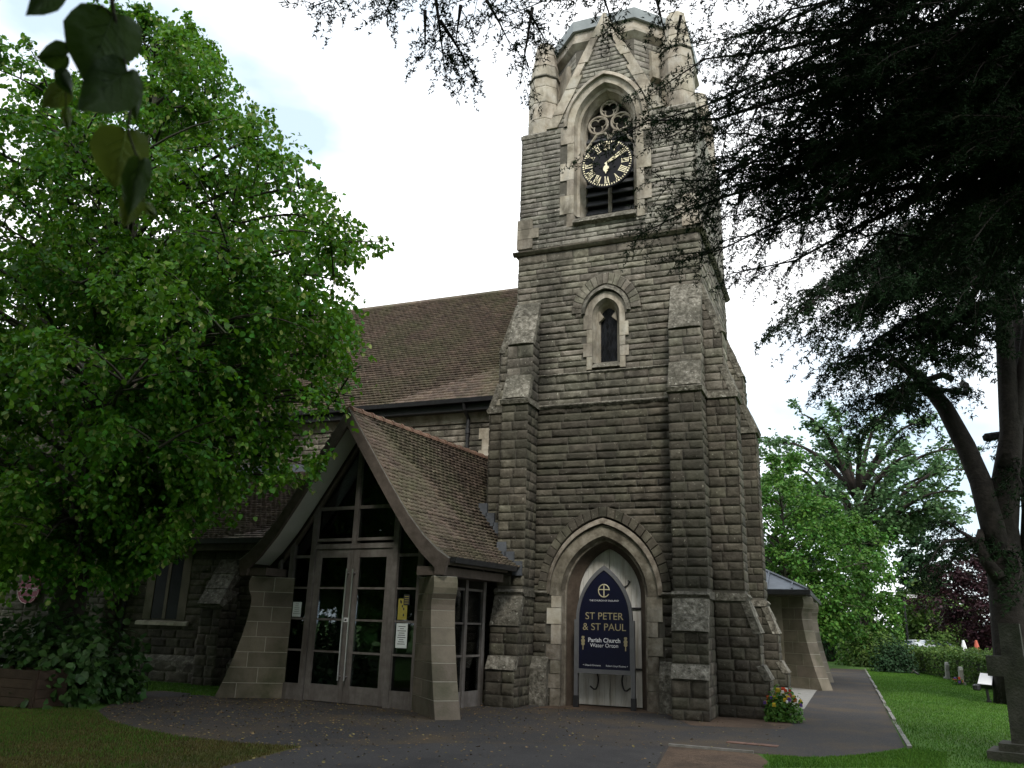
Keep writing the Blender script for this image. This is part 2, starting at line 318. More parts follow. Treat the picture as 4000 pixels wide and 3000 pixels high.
# ------------------------------------------------------------------ pointed arches
def arch(cx, a, s, h, n=10):
    """points of a pointed arch from left springing over the apex to the right springing"""
    R = (a*a+h*h)/(2*a); th = math.atan2(h, R-a) if R > a else PI/2+math.atan2(a-R, h)
    L_ = [(cx-a+R-R*math.cos(th*i/n), s+R*math.sin(th*i/n)) for i in range(n+1)]
    return L_+[(2*cx-x, z) for x, z in reversed(L_[:-1])]
def arch_half(z, a, s, h):
    if z <= s: return a
    if z >= s+h: return 0
    R = (a*a+h*h)/(2*a); return max(0, a-R+math.sqrt(max(0, R*R-(z-s)**2)))
def ring(mb, o, i, yo, yi, yb=None):
    """band between arch outlines o and i; front at yo (outer edge) / yi (inner edge), returned to yb at both edges"""
    n = len(o); p = [(x, yo, z) for x, z in o]+[(x, yi, z) for x, z in i]; f = [(k, k+1, n+k+1, n+k) for k in range(n-1)]
    if yb is not None:
        p += [(x, yb, z) for x, z in o]+[(x, yb, z) for x, z in i]
        f += [(k+1, k, 2*n+k, 2*n+k+1) for k in range(n-1)]+[(n+k, n+k+1, 3*n+k+1, 3*n+k) for k in range(n-1)]
    mb.add(p, f); return mb
def voussoirs(parent, cx, ao, so_, ho, ai, si, hi_, y0, y1, n, m, name='voussoir', jit=.02):
    O = arch(cx, ao, so_, ho, 40); I = arch(cx, ai, si, hi_, 40); k = len(O)
    for j in range(n):
        a = j/n*(k-1); b = (j+1)/n*(k-1); a += .07; b -= .07
        def P(L_, t): i = int(min(t, k-2)); q = t-i; return (L_[i][0]*(1-q)+L_[i+1][0]*q, L_[i][1]*(1-q)+L_[i+1][1]*q)
        q = [P(O, a), P(O, b), P(I, b), P(I, a)]; f = y0-rnd.uniform(0, jit)
        c = (sum(p[0] for p in q)/4, sum(p[1] for p in q)/4)
        mb = MB(); fr = [(c[0]+(x-c[0])*.86, f-.02, c[1]+(z-c[1])*.9) for x, z in q]
        mid = [(x, f, z) for x, z in q]; bk = [(x, y1, z) for x, z in q]
        mb.add(fr+mid+bk, [(3, 2, 1, 0)]+[(i, (i+1) % 4, 4+(i+1) % 4, 4+i) for i in range(4)]+[(4+i, 4+(i+1) % 4, 8+(i+1) % 4, 8+i) for i in range(4)])
        ob(name, mb, m, parent)

# ================================================================== GROUND
ob('ground', np_mesh('ground', [(-600, -300, 0), (600, -300, 0), (600, 900, 0), (-600, 900, 0)], [(0, 1, 2, 3)]), M_GRASS, kind='structure')
def sheet(name, pts, z, m, parent=None, kind='structure'):
    mb = MB(); mb.add([(p[0], p[1], z) for p in pts], [tuple(range(len(pts)))]); return ob(name, mb, m, parent, kind=kind)
def gp(*px): return [tuple(ground(x, y)[:2]) for x, y in px]
APRON = gp((860, 3000), (1030, 2955), (1180, 2918), (950, 2905), (700, 2880), (520, 2845), (420, 2815), (365, 2785), (430, 2752), (560, 2735), (560, 2718), (780, 2716), (900, 2726))
APRON += [(-11.4, 16.9), (-7.2, 17.3), (-6.9, 18.0), (-2.8, 18.0), (-1.75, 17.4), (-1.6, 19.0), (-1.12, 22), (-1.06, 45.8), (.45, 46.2), (.56, 30)]
APRON += gp((3535, 2920), (3400, 2944), (3295, 2955), (3147, 2958), (2977, 2946), (2614, 2916), (2565, 3000)) + [(-2.35, 4.0), (-5.2, 4.0)]
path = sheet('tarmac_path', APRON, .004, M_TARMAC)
PATCH = gp((870, 3000), (1190, 2922), (1700, 2905), (2600, 2918), (2555, 3000)) + [(-2.4, 4.2), (-5.1, 4.2)]
sheet('tarmac_patch', PATCH, .008, M_TARMAC2)
sheet('soil_bed', gp((2600, 2914), (2960, 2946), (3000, 2975), (2985, 3000)) + [(-1.2, 9.2), (-2.3, 9)]+gp((2545, 3000)), .003, M_SOIL)
sheet('paving_slab', [(-2.2, 21.6), (-1.1, 20.4), (-1.09, 27.0), (-.9, 31.6), (-2.2, 31.6)], .009, M_SLAB)
sheet('trodden_soil', gp((2080, 2765), (2600, 2790), (2700, 2835), (3060, 2850), (3100, 2835), (3020, 2780), (2300, 2740)), .0065, M_SOIL)
sheet('aisle_path', gp((520, 2705), (640, 2700), (760, 2712), (640, 2728), (520, 2722)), .010, M_TARMAC)
# edging stones along the path
a = np.array(ground(3545, 2924)[:2]); b = np.array([.47, 46.2]); d = (b-a); ln = np.linalg.norm(d); d /= ln; nn = np.array([d[1], -d[0]]); t = 0
while t < ln:
    l_ = rnd.uniform(.85, .95); hh = rnd.uniform(.015, .05) if rnd.random() < .8 else .008
    mb = MB(); q = [a+d*t+nn*.0, a+d*(t+l_-.015)+nn*.0, a+d*(t+l_-.015)+nn*.065, a+d*t+nn*.065]
    mb.hexa([(p[0], p[1], hh) for p in q], [(p[0], p[1], -.05) for p in q]); ob('edging_stone', mb, M_KERB, path); t += l_
for px0, px1 in (((2614, 2914), (2947, 2943)),):
    a = np.array(ground(*px0)[:2]); b = np.array(ground(*px1)[:2]); d = b-a; nn = np.array([d[1], -d[0]])/np.linalg.norm(d)*.05
    for k in range(2):
        q = [a+d*(k*.5), a+d*(k*.5+.495), a+d*(k*.5+.495)+nn, a+d*(k*.5)+nn]; mb = MB(); mb.hexa([(p[0], p[1], .035) for p in q], [(p[0], p[1], -.05) for p in q]); ob('edging_stone', mb, M_KERB, path)
br = MB(); br.box(0, .2, 0, .1, -.03, .014); brm = br.mesh('brick')
a = np.array(ground(2860, 2905)[:2]); b = np.array(ground(3050, 2922)[:2]); d = (b-a)/13; ang = math.atan2(d[1], d[0])
for k in range(13): ob('brick', brm, M_BRICK, path, basis=Matrix.Translation((a[0]+d[0]*k, a[1]+d[1]*k, 0)) @ Matrix.Rotation(ang+PI/2, 4, 'Z') @ Matrix.Scale(rnd.uniform(.9, 1.05), 4))

# ================================================================== CHURCH TOWER
TX0, TX1, TY, TC = -7.0, -2.55, 17.4, -4.77
tower = thing('church_tower', 'square grey stone church tower with octagonal top, corner buttresses and black clock', 'tower', (TC, 19.6, 0))
XD, XW = -4.84, -4.76
def opening(z):
    if z < 2.3: return (XD, 1.2)
    if z < 4.15: return (XD, arch_half(z, 1.46, 2.3, 1.85))
    if 7.31 < z < 8.72: return (XW, .5)
    if 8.72 <= z < 9.72: return (XW, arch_half(z, .84, 8.72, 1.0))
    if 11.05 < z < 13.9: return (TC, 1.08)
    if 13.9 <= z < 15.35: return (TC, arch_half(z, 1.08, 13.9, 1.45))
    return None
def span(z, core=False):
    if z > 13.93: h = (17.12-z)/2.09-(0 if core else .16); return (TC-h, TC+h)
    if core or z > 9.1: return (TX0, TX1)
    return (-6.42, -3.19)
def front_ext(z, core=False):
    a, b = span(z, core); o = opening(z); off = lambda L_: [(x-TX0, y-TX0) for x, y in L_ if y-x > .04]
    if not o or o[1] <= 0: return off([(a, b)])
    c, h = o
    if core: h = max(0, h-.15) if z < 4.2 or z > 11 else max(0, h-.1)
    if not core and (z < 2.3 or 7.31 < z < 8.72 or 11.05 < z < 13.9): h += rnd.choice([-.04, .09])
    return off([(a, min(b, c-h)), (max(a, c+h), b)])
rs = random.Random(11)
cz = courses(0, 2.3, .17, .24, rs)+courses(2.3, 6.5, .145, .21, rs)+courses(6.5, 7.26, .15, .19, rs)+courses(7.26, 10.45, .125, .185, rs)+courses(10.6, 13.95, .11, .165, rs)+courses(13.95, 17.0, .11, .16, rs)
core = MB()
zz = 0
while zz < 17.08:
    h = min(.06 if zz > 2.2 else .2, 17.08-zz)
    for a, b in front_ext(zz+h/2, True): core.box(TX0+a, TX0+b, TY, 18.15, zz, zz+h)
    zz += h
core.box(TX0, TX1, 18.15, 21.85, 0, 13.88)
ob('wall_core', core, M_MORTAR, tower)
stones = face_stones((TX0, TY), (1, 0), (0, -1), cz, front_ext, .3, .78, rs)
# right flank
face_stones((TX1, TY), (0, 1), (1, 0), courses(0, 10.45, .15, .2, rs)+courses(10.6, 13.9, .12, .17, rs), lambda z: [(.65 if z < 9 else 0, 4.4)], .3, .7, rs, out=stones)
face_stones((TX0, TY+4.4), (0, -1), (-1, 0), courses(8, 10.45, .15, .2, rs)+courses(10.6, 13.9, .12, .17, rs), lambda z: [(0, 4.4)], .3, .7, rs, out=stones)

# buttresses -----------------------------------------------------------
PROF = [(9.12, 0.0), (7.95, .45), (7.15, .48), (6.6, .70), (6.5, .74), (6.46, .70), (2.32, .70), (2.28, .76), (2.2, .74), (1.55, .95), (.95, .97), (.72, 1.12), (0, 1.14)]   # z, projection
def buttress(org, u, n, W, solid_top=True, pr=1.0, lo=.22, hi=.42, sides=(0, 1)):
    """org: corner at the wall, u along the width, n outward"""
    P = lambda d, z, t: (org[0]+u[0]*t+n[0]*d, org[1]+u[1]*t+n[1]*d, z)
    prof = [(z, d*pr) for z, d in PROF]
    core = MB(); core.prism([(-.2, 9.12)]+[(d, z) for z, d in prof]+[(-.2, 0)], lambda a, b, t: P(a, b, t), 0, W)
    bt = ob('buttress', core, M_MORTAR, tower)
    # sloping caps and plinth in pale lichened stone
    def cap(zs, name, e=.03, th=.05, m=M_WEATH, k=1):
        za, da = zs[0]; zb, db = zs[1]
        for i in range(k):
            z0 = za+(zb-za)*i/k; z1 = za+(zb-za)*(i+1)/k-.012; d0 = da+(db-da)*i/k; d1 = da+(db-da)*(i+1)/k
            mb = MB(); nx = 5; pts = []
            rr = random.Random(int(z0*100)+int(org[0]*37))
            for j in range(3):
                for q in range(nx):
                    t = -e+(W+2*e)*q/(nx-1); f = j/2; edge = q in (0, nx-1)
                    o_ = th+(0 if edge else rr.uniform(0, .035)); pts.append(P(d0+(d1-d0)*f+o_, z0+(z1-z0)*f+o_*.4, t))
            nf = [(j*nx+q, j*nx+q+1, (j+1)*nx+q+1, (j+1)*nx+q) for j in range(2) for q in range(nx-1)]
            b0 = len(pts)
            for t in (-e, W+e): pts += [P(d0-.1, z0, t), P(d1-.1, z1, t)]
            nf += [(0, nx, 2*nx, b0+1, b0), (nx-1, b0+2, b0+3, 3*nx-1, 2*nx-1), tuple(range(2*nx, 3*nx))+(b0+3, b0+1), tuple(range(nx-1, -1, -1))+(b0, b0+2)]
            mb.add(pts, nf); ob(name, mb, m, bt)
    cap(((9.12, 0.0), (7.95, .45*pr)), 'weathering_stone', k=3); cap(((7.15, .46*pr), (6.56, .70*pr)), 'weathering_stone', k=1)
    mb = MB(); mb.prism([(0, 6.60), (.74*pr, 6.56), (.80*pr, 6.53), (.76*pr, 6.44), (0, 6.44)], lambda a, b, t: P(a, b, t), -.06, W+.06); ob('drip_course', mb, M_WEATH, bt)
    mb = MB(); mb.prism([(0, 2.36), (.74*pr, 2.34), (.79*pr, 2.28), (.72*pr, 2.20), (0, 2.2)], lambda a, b, t: P(a, b, t), -.05, W+.05); ob('drip_course', mb, M_WEATH, bt)
    cap(((2.18, .72*pr), (1.58, .95*pr)), 'setoff_stone', k=2, th=.045); cap(((.97, .97*pr), (.72, 1.13*pr)), 'plinth_stone', k=1, th=.04)
    # coursed faces
    st = []
    def dd(z):
        for (z1, d1), (z0, d0) in zip(prof, prof[1:]):
            if z0 <= z <= z1: return d0+(d1-d0)*(z-z0)/(z1-z0+1e-9)
        return 0
    for za, zb, d in ((7.17, 7.93, .465), (2.40, 6.42, .70), (.99, 1.56, .96), (0, .70, 1.13)):
        face_stones((org[0]+n[0]*d*pr-u[0]*.035, org[1]+n[1]*d*pr-u[1]*.035), u, n, courses(za, zb, .16, .24, rs), lambda z: [(0, W+.07)], lo, hi, rs, dscale=.8, out=st)
    for sd_ in sides:
        uu = (-n[0], -n[1]) if sd_ else n; nn_ = u if sd_ else (-u[0], -u[1]); o0 = P(0, 0, W if sd_ else 0)
        for za, zb in ((6.62, 8.9), (2.40, 6.42), (0, 2.16)):
            for z0, z1 in courses(za, zb, .16, .24, rs):
                d = dd(z1); 
                if sd_: face_stones((o0[0]+n[0]*d, o0[1]+n[1]*d), uu, nn_, [(z0, z1)], lambda z: [(0, d)], .2, .4, rs, dscale=.8, out=st)
                else: face_stones(o0[:2], uu, nn_, [(z0, z1)], lambda z: [(0, d)], .2, .4, rs, dscale=.8, out=st)
    stones.extend(st); return bt
buttress((-7.0, TY), (1, 0), (0, -1), .58)                       # front, porch side
buttress((-3.19, TY), (1, 0), (0, -1), .64)                      # front, path side
buttress((TX1, TY+.02), (0, 1), (1, 0), .62, pr=.9)              # flank
buttress((TX1, 20.95), (0, 1), (1, 0), .62, pr=.98)
buttress((TX0, TY+.64), (0, -1), (-1, 0), .62, pr=.9)            # flank towards the nave

# string courses --------------------------------------------------------
def string(z, pr, x0, x1, h=.12, right=None, m=M_WEATH, left=False):
    mb = MB(); n = max(2, int((x1-x0)/.7)); step = (x1-x0)/n
    pts = [(0, z+h*.5), (pr*.35, z+h*.42), (pr, z+h*.05), (pr*.9, z-h*.1), (pr*.4, z-h*.5), (0, z-h*.5)]
    mb.prism(pts, lambda a, b, t: (t, TY-a, b), x0, x1)
    if right: mb.prism(pts, lambda a, b, t: (TX1+a, t, b), TY-.0, right)
    if left: mb.prism(pts, lambda a, b, t: (TX0-a, t, b), TY, TY+4.4)
    ob('string_course', mb, m, tower)
string(2.3, .10, -6.42, XD-1.25); string(2.3, .10, XD+1.25, -3.19); string(6.5, .09, -6.42, -3.19); string(7.26, .06, -6.42, -3.19, .08)
string(10.52, .14, TX0-.13, TX1+.13, .14, 21.95, left=True, m=M_DRESS_LOW)
for x0, x1 in ((-6.42, XD-1.2), (XD+1.2, -3.19)):
    mb = MB(); mb.prism([(0, .98), (.05, .97), (.2, .74), (.21, 0), (0, 0)], lambda a, b, t: (t, TY-a, b), x0, x1); ob('plinth', mb, M_WEATH, tower)

M_BROWN = mat('brown_reveal_stone', [(.075, .055, .042), (.15, .115, .088)], 4, .9, .3, 20, stain=(.05, .042, .032), sscale=1.5)
# corner quoins of the belfry stage
for xq, sd_ in ((TX0, 1), (TX1, -1)):
    for k in range(3):
        wd = .52 if k % 2 else .36; xa, xb = sorted((xq-sd_*.05, xq+sd_*wd)); mb = MB(); mb.box(xa, xb, TY-.055, TY+(.34 if k % 2 else .5), 10.64+k*.27, 10.64+(k+1)*.27-.01); ob('quoin', mb, M_DRESS, tower)
# doorway ----------------------------------------------------------------
def outline(cx, a, s, h, z0=None, n=14):
    L_ = arch(cx, a, s, h, n); return L_ if z0 is None else [(cx-a, z0)]+L_+[(cx+a, z0)]
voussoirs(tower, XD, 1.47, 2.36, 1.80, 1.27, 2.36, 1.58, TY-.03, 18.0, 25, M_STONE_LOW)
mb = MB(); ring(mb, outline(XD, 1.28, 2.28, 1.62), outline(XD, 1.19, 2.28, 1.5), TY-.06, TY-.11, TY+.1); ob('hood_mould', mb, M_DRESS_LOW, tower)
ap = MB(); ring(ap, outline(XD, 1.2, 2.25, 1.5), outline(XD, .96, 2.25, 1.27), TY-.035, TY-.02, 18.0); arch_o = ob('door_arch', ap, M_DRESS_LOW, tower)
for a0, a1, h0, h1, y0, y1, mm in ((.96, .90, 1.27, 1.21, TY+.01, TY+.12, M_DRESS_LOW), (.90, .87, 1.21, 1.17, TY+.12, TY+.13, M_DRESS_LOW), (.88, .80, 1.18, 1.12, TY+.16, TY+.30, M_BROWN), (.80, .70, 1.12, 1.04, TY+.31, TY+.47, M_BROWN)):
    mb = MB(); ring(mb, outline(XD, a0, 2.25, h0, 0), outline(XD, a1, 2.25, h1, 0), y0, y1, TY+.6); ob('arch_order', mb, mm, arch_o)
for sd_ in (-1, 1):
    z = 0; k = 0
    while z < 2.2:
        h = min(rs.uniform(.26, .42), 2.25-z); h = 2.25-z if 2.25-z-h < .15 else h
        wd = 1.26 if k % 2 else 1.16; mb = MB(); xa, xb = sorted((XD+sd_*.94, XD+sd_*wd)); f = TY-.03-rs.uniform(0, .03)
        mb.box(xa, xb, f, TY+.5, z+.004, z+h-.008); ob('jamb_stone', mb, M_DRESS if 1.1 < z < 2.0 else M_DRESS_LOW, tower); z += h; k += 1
door = ob('door', MB().box(XD-.75, XD+.75, TY+.56, TY+.6, 0, 3.3), M_DARK, tower)
npl = 12
for k in range(npl):
    x0 = XD-.72+1.44*k/npl; x1 = x0+1.44/npl-.006
    if k == npl//2-1: x1 -= .008
    def top(x):
        x = abs(x-XD); lo_, hi_ = 2.25, 3.29
        for _ in range(20):
            mm = (lo_+hi_)/2
            if arch_half(mm, .74, 2.25, 1.07) > x: lo_ = mm
            else: hi_ = mm
        return lo_
    mb = MB(); mb.prism([(x0, .03), (x1, .03), (x1, top(x1)), ((x0+x1)/2, top((x0+x1)/2)), (x0, top(x0))], lambda a, b, t: (a, t, b), TY+.52+rs.uniform(0, .004), TY+.57); ob('plank', mb, M_WPAINT, door)
def scroll(cx, cz, sx, r=.017):
    mb = MB(); y = TY+.505
    mb.tube([(XD+.70*sx, y, cz), (XD+.1*sx, y, cz)], .022, 6)
    c0 = cx
    mb.tube([(c0+.02*sx, y, cz+.0)]+[(c0-sx*(.16*math.sin(t)), y, cz+.25-.25*math.cos(t)) for t in np.linspace(.2, 2.4, 9)]+[(c0-sx*.02, y, cz+.48), (c0+sx*.03, y, cz+.56), (c0-sx*.01, y, cz+.58)], r, 6)
    mb.tube([(c0-sx*.0, y, cz)]+[(c0-sx*(.16*math.sin(t)), y, cz-.25+.25*math.cos(t)) for t in np.linspace(.2, 2.4, 9)]+[(c0-sx*.06, y, cz-.44), (c0+.02*sx, y, cz-.38)], r, 6)
    ob('strap_hinge', mb, M_IRON, door)
for sx in (-1, 1):
    scroll(XD+sx*.42, 2.02, sx); scroll(XD+sx*.42, .78, sx)

# lancet window ------------------------------------------------------------
win = ob('lancet_window', MB().box(XW-.3, XW+.3, TY+.30, TY+.34, 7.5, 9.2), M_DARK, tower)
for i in range(-4, 5):
    for j in range(0, 16):
        x = XW+i*.075+(.0375 if j % 2 else 0); z = 7.52+j*.105
        if abs(x-XW) > .27 or z > 9.1: continue
        mb = MB(); mb.add([(x-.034, 0, z), (x, 0, z-.048*2+.0), (x+.034, 0, z), (x, 0, z+.096)], [(0, 1, 2, 3)]); me = mb.mesh('pane')
        t1, t2 = rs.uniform(-.05, .05), rs.uniform(-.05, .05)
        for v in me.vertices: v.co.y = TY+.285+(v.co.x-x)*t1+(v.co.z-z)*t2
        ob('pane', me, M_LEADGL, win)
voussoirs(tower, XW, .84, 8.74, .98, .60, 8.74, .68, TY-.03, TY+.4, 17, M_STONE)
mb = MB(); ring(mb, outline(XW, .6, 8.70, .70), outline(XW, .5, 8.70, .58), TY-.05, TY-.12, TY+.2); ob('hood_mould', mb, M_WEATH, tower)
for a0, a1, h0, h1, y0, y1 in ((.5, .33, .58, .42, TY-.03, TY-.02), (.33, .27, .42, .36, TY, TY+.1), (.27, .20, .36, .26, TY+.12, TY+.26)):
    mb = MB(); ring(mb, outline(XW, a0, 8.66, h0, None if a0 == .5 else 7.5), outline(XW, a1, 8.66, h1, None if a0 == .5 else 7.5), y0, y1, TY+.3); ob('window_arch', mb, M_DRESS, win)
for sd_ in (-1, 1):      # cusps of the trefoil head
    mb = MB(); mb.prism([(XW+sd_*.21, 8.55), (XW+sd_*.09, 8.66), (XW+sd_*.21, 8.82)], lambda a, b, t: (a, t, b), TY+.16, TY+.26); ob('cusp', mb, M_DRESS, win)
    z = 7.32; k = 0
    while z < 8.6:
        h = min(rs.uniform(.22, .36), 8.68-z); h = 8.68-z if 8.68-z-h < .14 else h
        xa, xb = sorted((XW+sd_*.33, XW+sd_*(.54 if k % 2 else .46))); mb = MB(); mb.box(xa, xb, TY-.03-rs.uniform(0, .015), TY+.28, z+.004, z+h-.006); ob('jamb_stone', mb, M_DRESS, win); z += h; k += 1
mb = MB(); mb.prism([(-.1, 7.34), (.06, 7.36), (.0, 7.46), (-.28, 7.58), (-.28, 7.34)], lambda a, b, t: (t, TY-a, b), XW-.33, XW+.33); ob('window_sill', mb, M_WEATH, win)

# belfry window -----------------------------------------------------------
bel = ob('belfry_window', MB().box(TC-.8, TC+.8, TY+.62, TY+.66, 11.3, 15.1), M_DARK, tower)
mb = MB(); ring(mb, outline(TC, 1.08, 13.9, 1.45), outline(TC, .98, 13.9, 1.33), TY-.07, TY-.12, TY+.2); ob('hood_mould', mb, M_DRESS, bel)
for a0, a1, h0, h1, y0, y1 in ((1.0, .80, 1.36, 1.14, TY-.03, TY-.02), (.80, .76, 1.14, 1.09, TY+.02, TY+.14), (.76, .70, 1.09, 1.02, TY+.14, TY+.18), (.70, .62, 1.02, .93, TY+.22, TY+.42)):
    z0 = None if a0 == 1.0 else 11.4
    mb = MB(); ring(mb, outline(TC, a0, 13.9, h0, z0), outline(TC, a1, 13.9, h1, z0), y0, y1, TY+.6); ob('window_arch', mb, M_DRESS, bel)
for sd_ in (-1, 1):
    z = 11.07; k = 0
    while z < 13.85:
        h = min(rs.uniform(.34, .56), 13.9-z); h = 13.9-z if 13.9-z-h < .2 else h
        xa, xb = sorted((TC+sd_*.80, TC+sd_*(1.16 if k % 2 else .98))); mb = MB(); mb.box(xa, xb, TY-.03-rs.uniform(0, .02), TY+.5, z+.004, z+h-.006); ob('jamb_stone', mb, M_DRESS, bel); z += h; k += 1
mb = MB(); mb.prism([(.02, 11.05), (.16, 11.10), (.14, 11.18), (-.4, 11.52), (-.5, 11.05)], lambda a, b, t: (t, TY-a, b), TC-.79, TC+.79); ob('window_sill', mb, M_WEATH, bel)
yt = TY+.46
mb = MB(); mb.prism([(-.05, 0), (0, -.09), (.05, 0), (.03, .1), (-.03, .1)], lambda a, b, t: (TC+a, yt+b, t), 11.45, 13.75); ob('mullion', mb, M_DRESS, bel)
def hoop(cx, cz, r, a0=0, a1=2*PI, w_=.035):
    mb = MB(); n = 22; mb.tube([(cx+r*math.cos(a0+(a1-a0)*i/n), yt, cz+r*math.sin(a0+(a1-a0)*i/n)) for i in range(n+1)], w_, 6); ob('tracery', mb, M_DRESS, bel)
for cx, cz, r in ((TC-.30, 14.12, .25), (TC+.30, 14.12, .25), (TC, 14.55, .23)):
    hoop(cx, cz, r)
    for q in range(3):
        a = PI/2+q*2*PI/3; hoop(cx+.11*math.cos(a+PI), cz+.11*math.sin(a+PI), .115, a-2.2+PI, a+2.2+PI, .018)
for sd_ in (-1, 1):
    mb = MB(); mb.tube([(TC, yt, 13.6), (TC+sd_*.12, yt, 13.86), (TC+sd_*.34, yt, 13.84), (TC+sd_*.62, yt, 13.45)], .04, 6); ob('tracery', mb, M_DRESS, bel)
    for k in range(9):
        z = 11.55+k*.26; xa, xb = sorted((TC+sd_*.05, TC+sd_*.64)); mb = MB(); mb.prism([(.40, z), (.42, z-.02), (.60, z+.22), (.58, z+.24)], lambda a, b, t: (t, TY+a+.02, b), xa, xb); ob('louvre', mb, M_LOUV, bel)

# clock -------------------------------------------------------------------
CX, CZ, CY, CRD = TC+.10, 12.55, TY-.2, .655
mb = MB(); n = 48; ringp = [(CRD*math.cos(2*PI*i/n), CRD*math.sin(2*PI*i/n)) for i in range(n)]; mb.prism([(CX+a, CZ+b) for a, b in ringp], lambda a, b, t: (a, t, b), CY, CY+.07)
mb.box(CX-.08, CX+.08, CY+.07, TY+.4, CZ-.08, CZ+.08); clock = ob('clock', mb, M_CLOCK, tower)
def cmark(mb, poly, ang, y=CY-.006, th=.008):
    ca, sa = math.cos(ang), math.sin(ang)       # local (across, radial), ang clockwise from 12
    mb.prism([(CX+a*ca+b*sa, CZ-a*sa+b*ca) for a, b in poly], lambda a, b, t: (a, t, b), y, y+th)
for k in range(60):
    mb = MB(); a = 2*PI*k/60
    if k % 5: cmark(mb, [(-.011, .575), (.011, .575), (.011, .62), (-.011, .62)], a)
    else: cmark(mb, [(.026*math.cos(q), .598+.026*math.sin(q)) for q in np.linspace(0, 2*PI, 9)[:-1]], a)
    ob('minute_mark', mb, M_GOLD, clock)
NUM = ['XII', 'I', 'II', 'III', 'IIII', 'V', 'VI', 'VII', 'VIII', 'IX', 'X', 'XI']
def numeral(txt, k):
    W = {'I': .042, 'V': .085, 'X': .085}; tot = sum(W[c] for c in txt); x = -tot/2; mb = MB(); ang = 2*PI*k/12; r0, r1 = .375, .545
    def bar(xa, xb, wd): cmark(mb, [(xa-wd/2, r0), (xa+wd/2, r0), (xb+wd/2, r1), (xb-wd/2, r1)], ang)
    def serif(xm, r, s=.02): cmark(mb, [(xm-s, r-.006), (xm+s, r-.006), (xm+s, r+.006), (xm-s, r+.006)], ang, CY-.0075)
    for c in txt:
        m_ = x+W[c]/2
        if c == 'I': bar(m_, m_, .02); serif(m_, r0); serif(m_, r1)
        if c == 'V': bar(m_, m_-.028, .022); bar(m_, m_+.028, .01); serif(m_-.028, r1); serif(m_+.028, r1)
        if c == 'X': bar(m_+.026, m_-.026, .022); bar(m_-.026, m_+.026, .01); serif(m_-.026, r1); serif(m_+.026, r1); serif(m_-.026, r0); serif(m_+.026, r0)
        x += W[c]
    ob('numeral', mb, M_GOLD, clock)
for k, t in enumerate(NUM): numeral(t, k)
mb = MB(); cmark(mb, [(-.018, -.05), (.018, -.05), (.03, .25), (.012, .34), (0, .36), (-.012, .34), (-.03, .25)], math.radians(64), CY-.03); ob('hour_hand', mb, M_GOLD, clock)
mb = MB(); cmark(mb, [(-.014, 0), (.014, 0), (.008, .5), (0, .55), (-.008, .5)], math.radians(54), CY-.04)
cmark(mb, [(-.02, 0), (.02, 0), (.02, -.09), (-.02, -.09)], math.radians(4), CY-.038); cmark(mb, [(.075*math.cos(q), -.16+.09*math.sin(q)) for q in np.linspace(0, 2*PI, 15)[:-1]], math.radians(4), CY-.036); cmark(mb, [(-.03, -.23), (.03, -.23), (0, -.31)], math.radians(4), CY-.037)
ob('minute_hand', mb, M_GOLD, clock)

# gable copings, pinnacles, octagon ------------------------------------------
for sd_ in (-1, 1):
    n = 9
    for k in range(n):
        z0 = 13.95+3.2*k/n; z1 = 13.95+3.2*(k+1)/n-.01; f = lambda z: TC+sd_*((17.15-z)/2.09+.02)
        wd = .30 if k < 4 else (.26 if k % 2 else .2); wd = min(wd, abs(f(z0)-TC)); mb = MB(); pr = TY-.07-(k % 2)*.012
        mb.prism([(f(z0), z0), (f(z1), z1), (f(z1)-sd_*min(wd, abs(f(z1)-TC)), z1), (f(z0)-sd_*wd, z0)], lambda a, b, t: (a, t, b), pr, TY+.3); ob('coping_stone', mb, M_DRESS, tower)
mb = MB(); mb.lathe((TC, TY+.1, 17.0), [(.14, 0), (.13, .1), (.09, .2), (.03, .26)], 8); ob('finial_stub', mb, M_WEATH, tower)
def pinnacle(cx, cy):
    R_ = [(.42, 13.9), (.43, 14.4), (.425, 14.9), (.415, 15.4), (.405, 15.72), (.36, 16.1), (.30, 16.5), (.25, 16.9)]
    base = None
    for k in range(len(R_)-1):
        r0, z0 = R_[k]; r1, z1 = R_[k+1]; mb = MB(); j = rs.uniform(-.004, .004)
        mb.lathe((cx, cy, 0), [(r0+j-.012, z0), (r0+j, z0+.02), (r1+j, z1-.03), (r1+j-.012, z1-.008)], 8)
        o_ = ob('pinnacle' if base is None else 'drum', mb, M_DRESS, tower if base is None else base); base = base or o_
    mb = MB(); mb.lathe((cx, cy, 15.68), [(.41, 0), (.45, .03), (.43, .08), (.39, .1)], 8); ob('moulded_band', mb, M_WEATH, base)
    mb = MB(); mb.box(cx-.47, cx+.47, cy-.47, cy+.47, 13.8, 13.9); mb.lathe((cx, cy, 13.9), [(.52, 0), (.43, .12)], 4); ob('drip_ledge', mb, M_WEATH, base)
for cx, cy in ((-6.56, 17.84), (-2.98, 17.84), (-6.56, 21.4), (-2.98, 21.4)): pinnacle(cx, cy)
oc = (TC-.03, 19.39); AP = 1.88; Rv = AP/math.cos(PI/8)
def octp(r): return [(oc[0]+r*math.cos(PI/8+k*PI/4), oc[1]+r*math.sin(PI/8+k*PI/4)) for k in range(8)]
def octring(name, prof, m):
    mb = MB(); b = []
    for r, z in prof: b.append(len(mb.v)); mb.v += [(x, y, z) for x, y in octp(r/math.cos(PI/8))]
    for i in range(len(prof)-1):
        for k in range(8): k2 = (k+1) % 8; mb.f.append((b[i]+k, b[i]+k2, b[i+1]+k2, b[i+1]+k))
    mb.f.append(tuple(b[-1]+k for k in range(8))); return ob(name, mb, m, tower)
oww = MB(); op_ = octp(Rv)
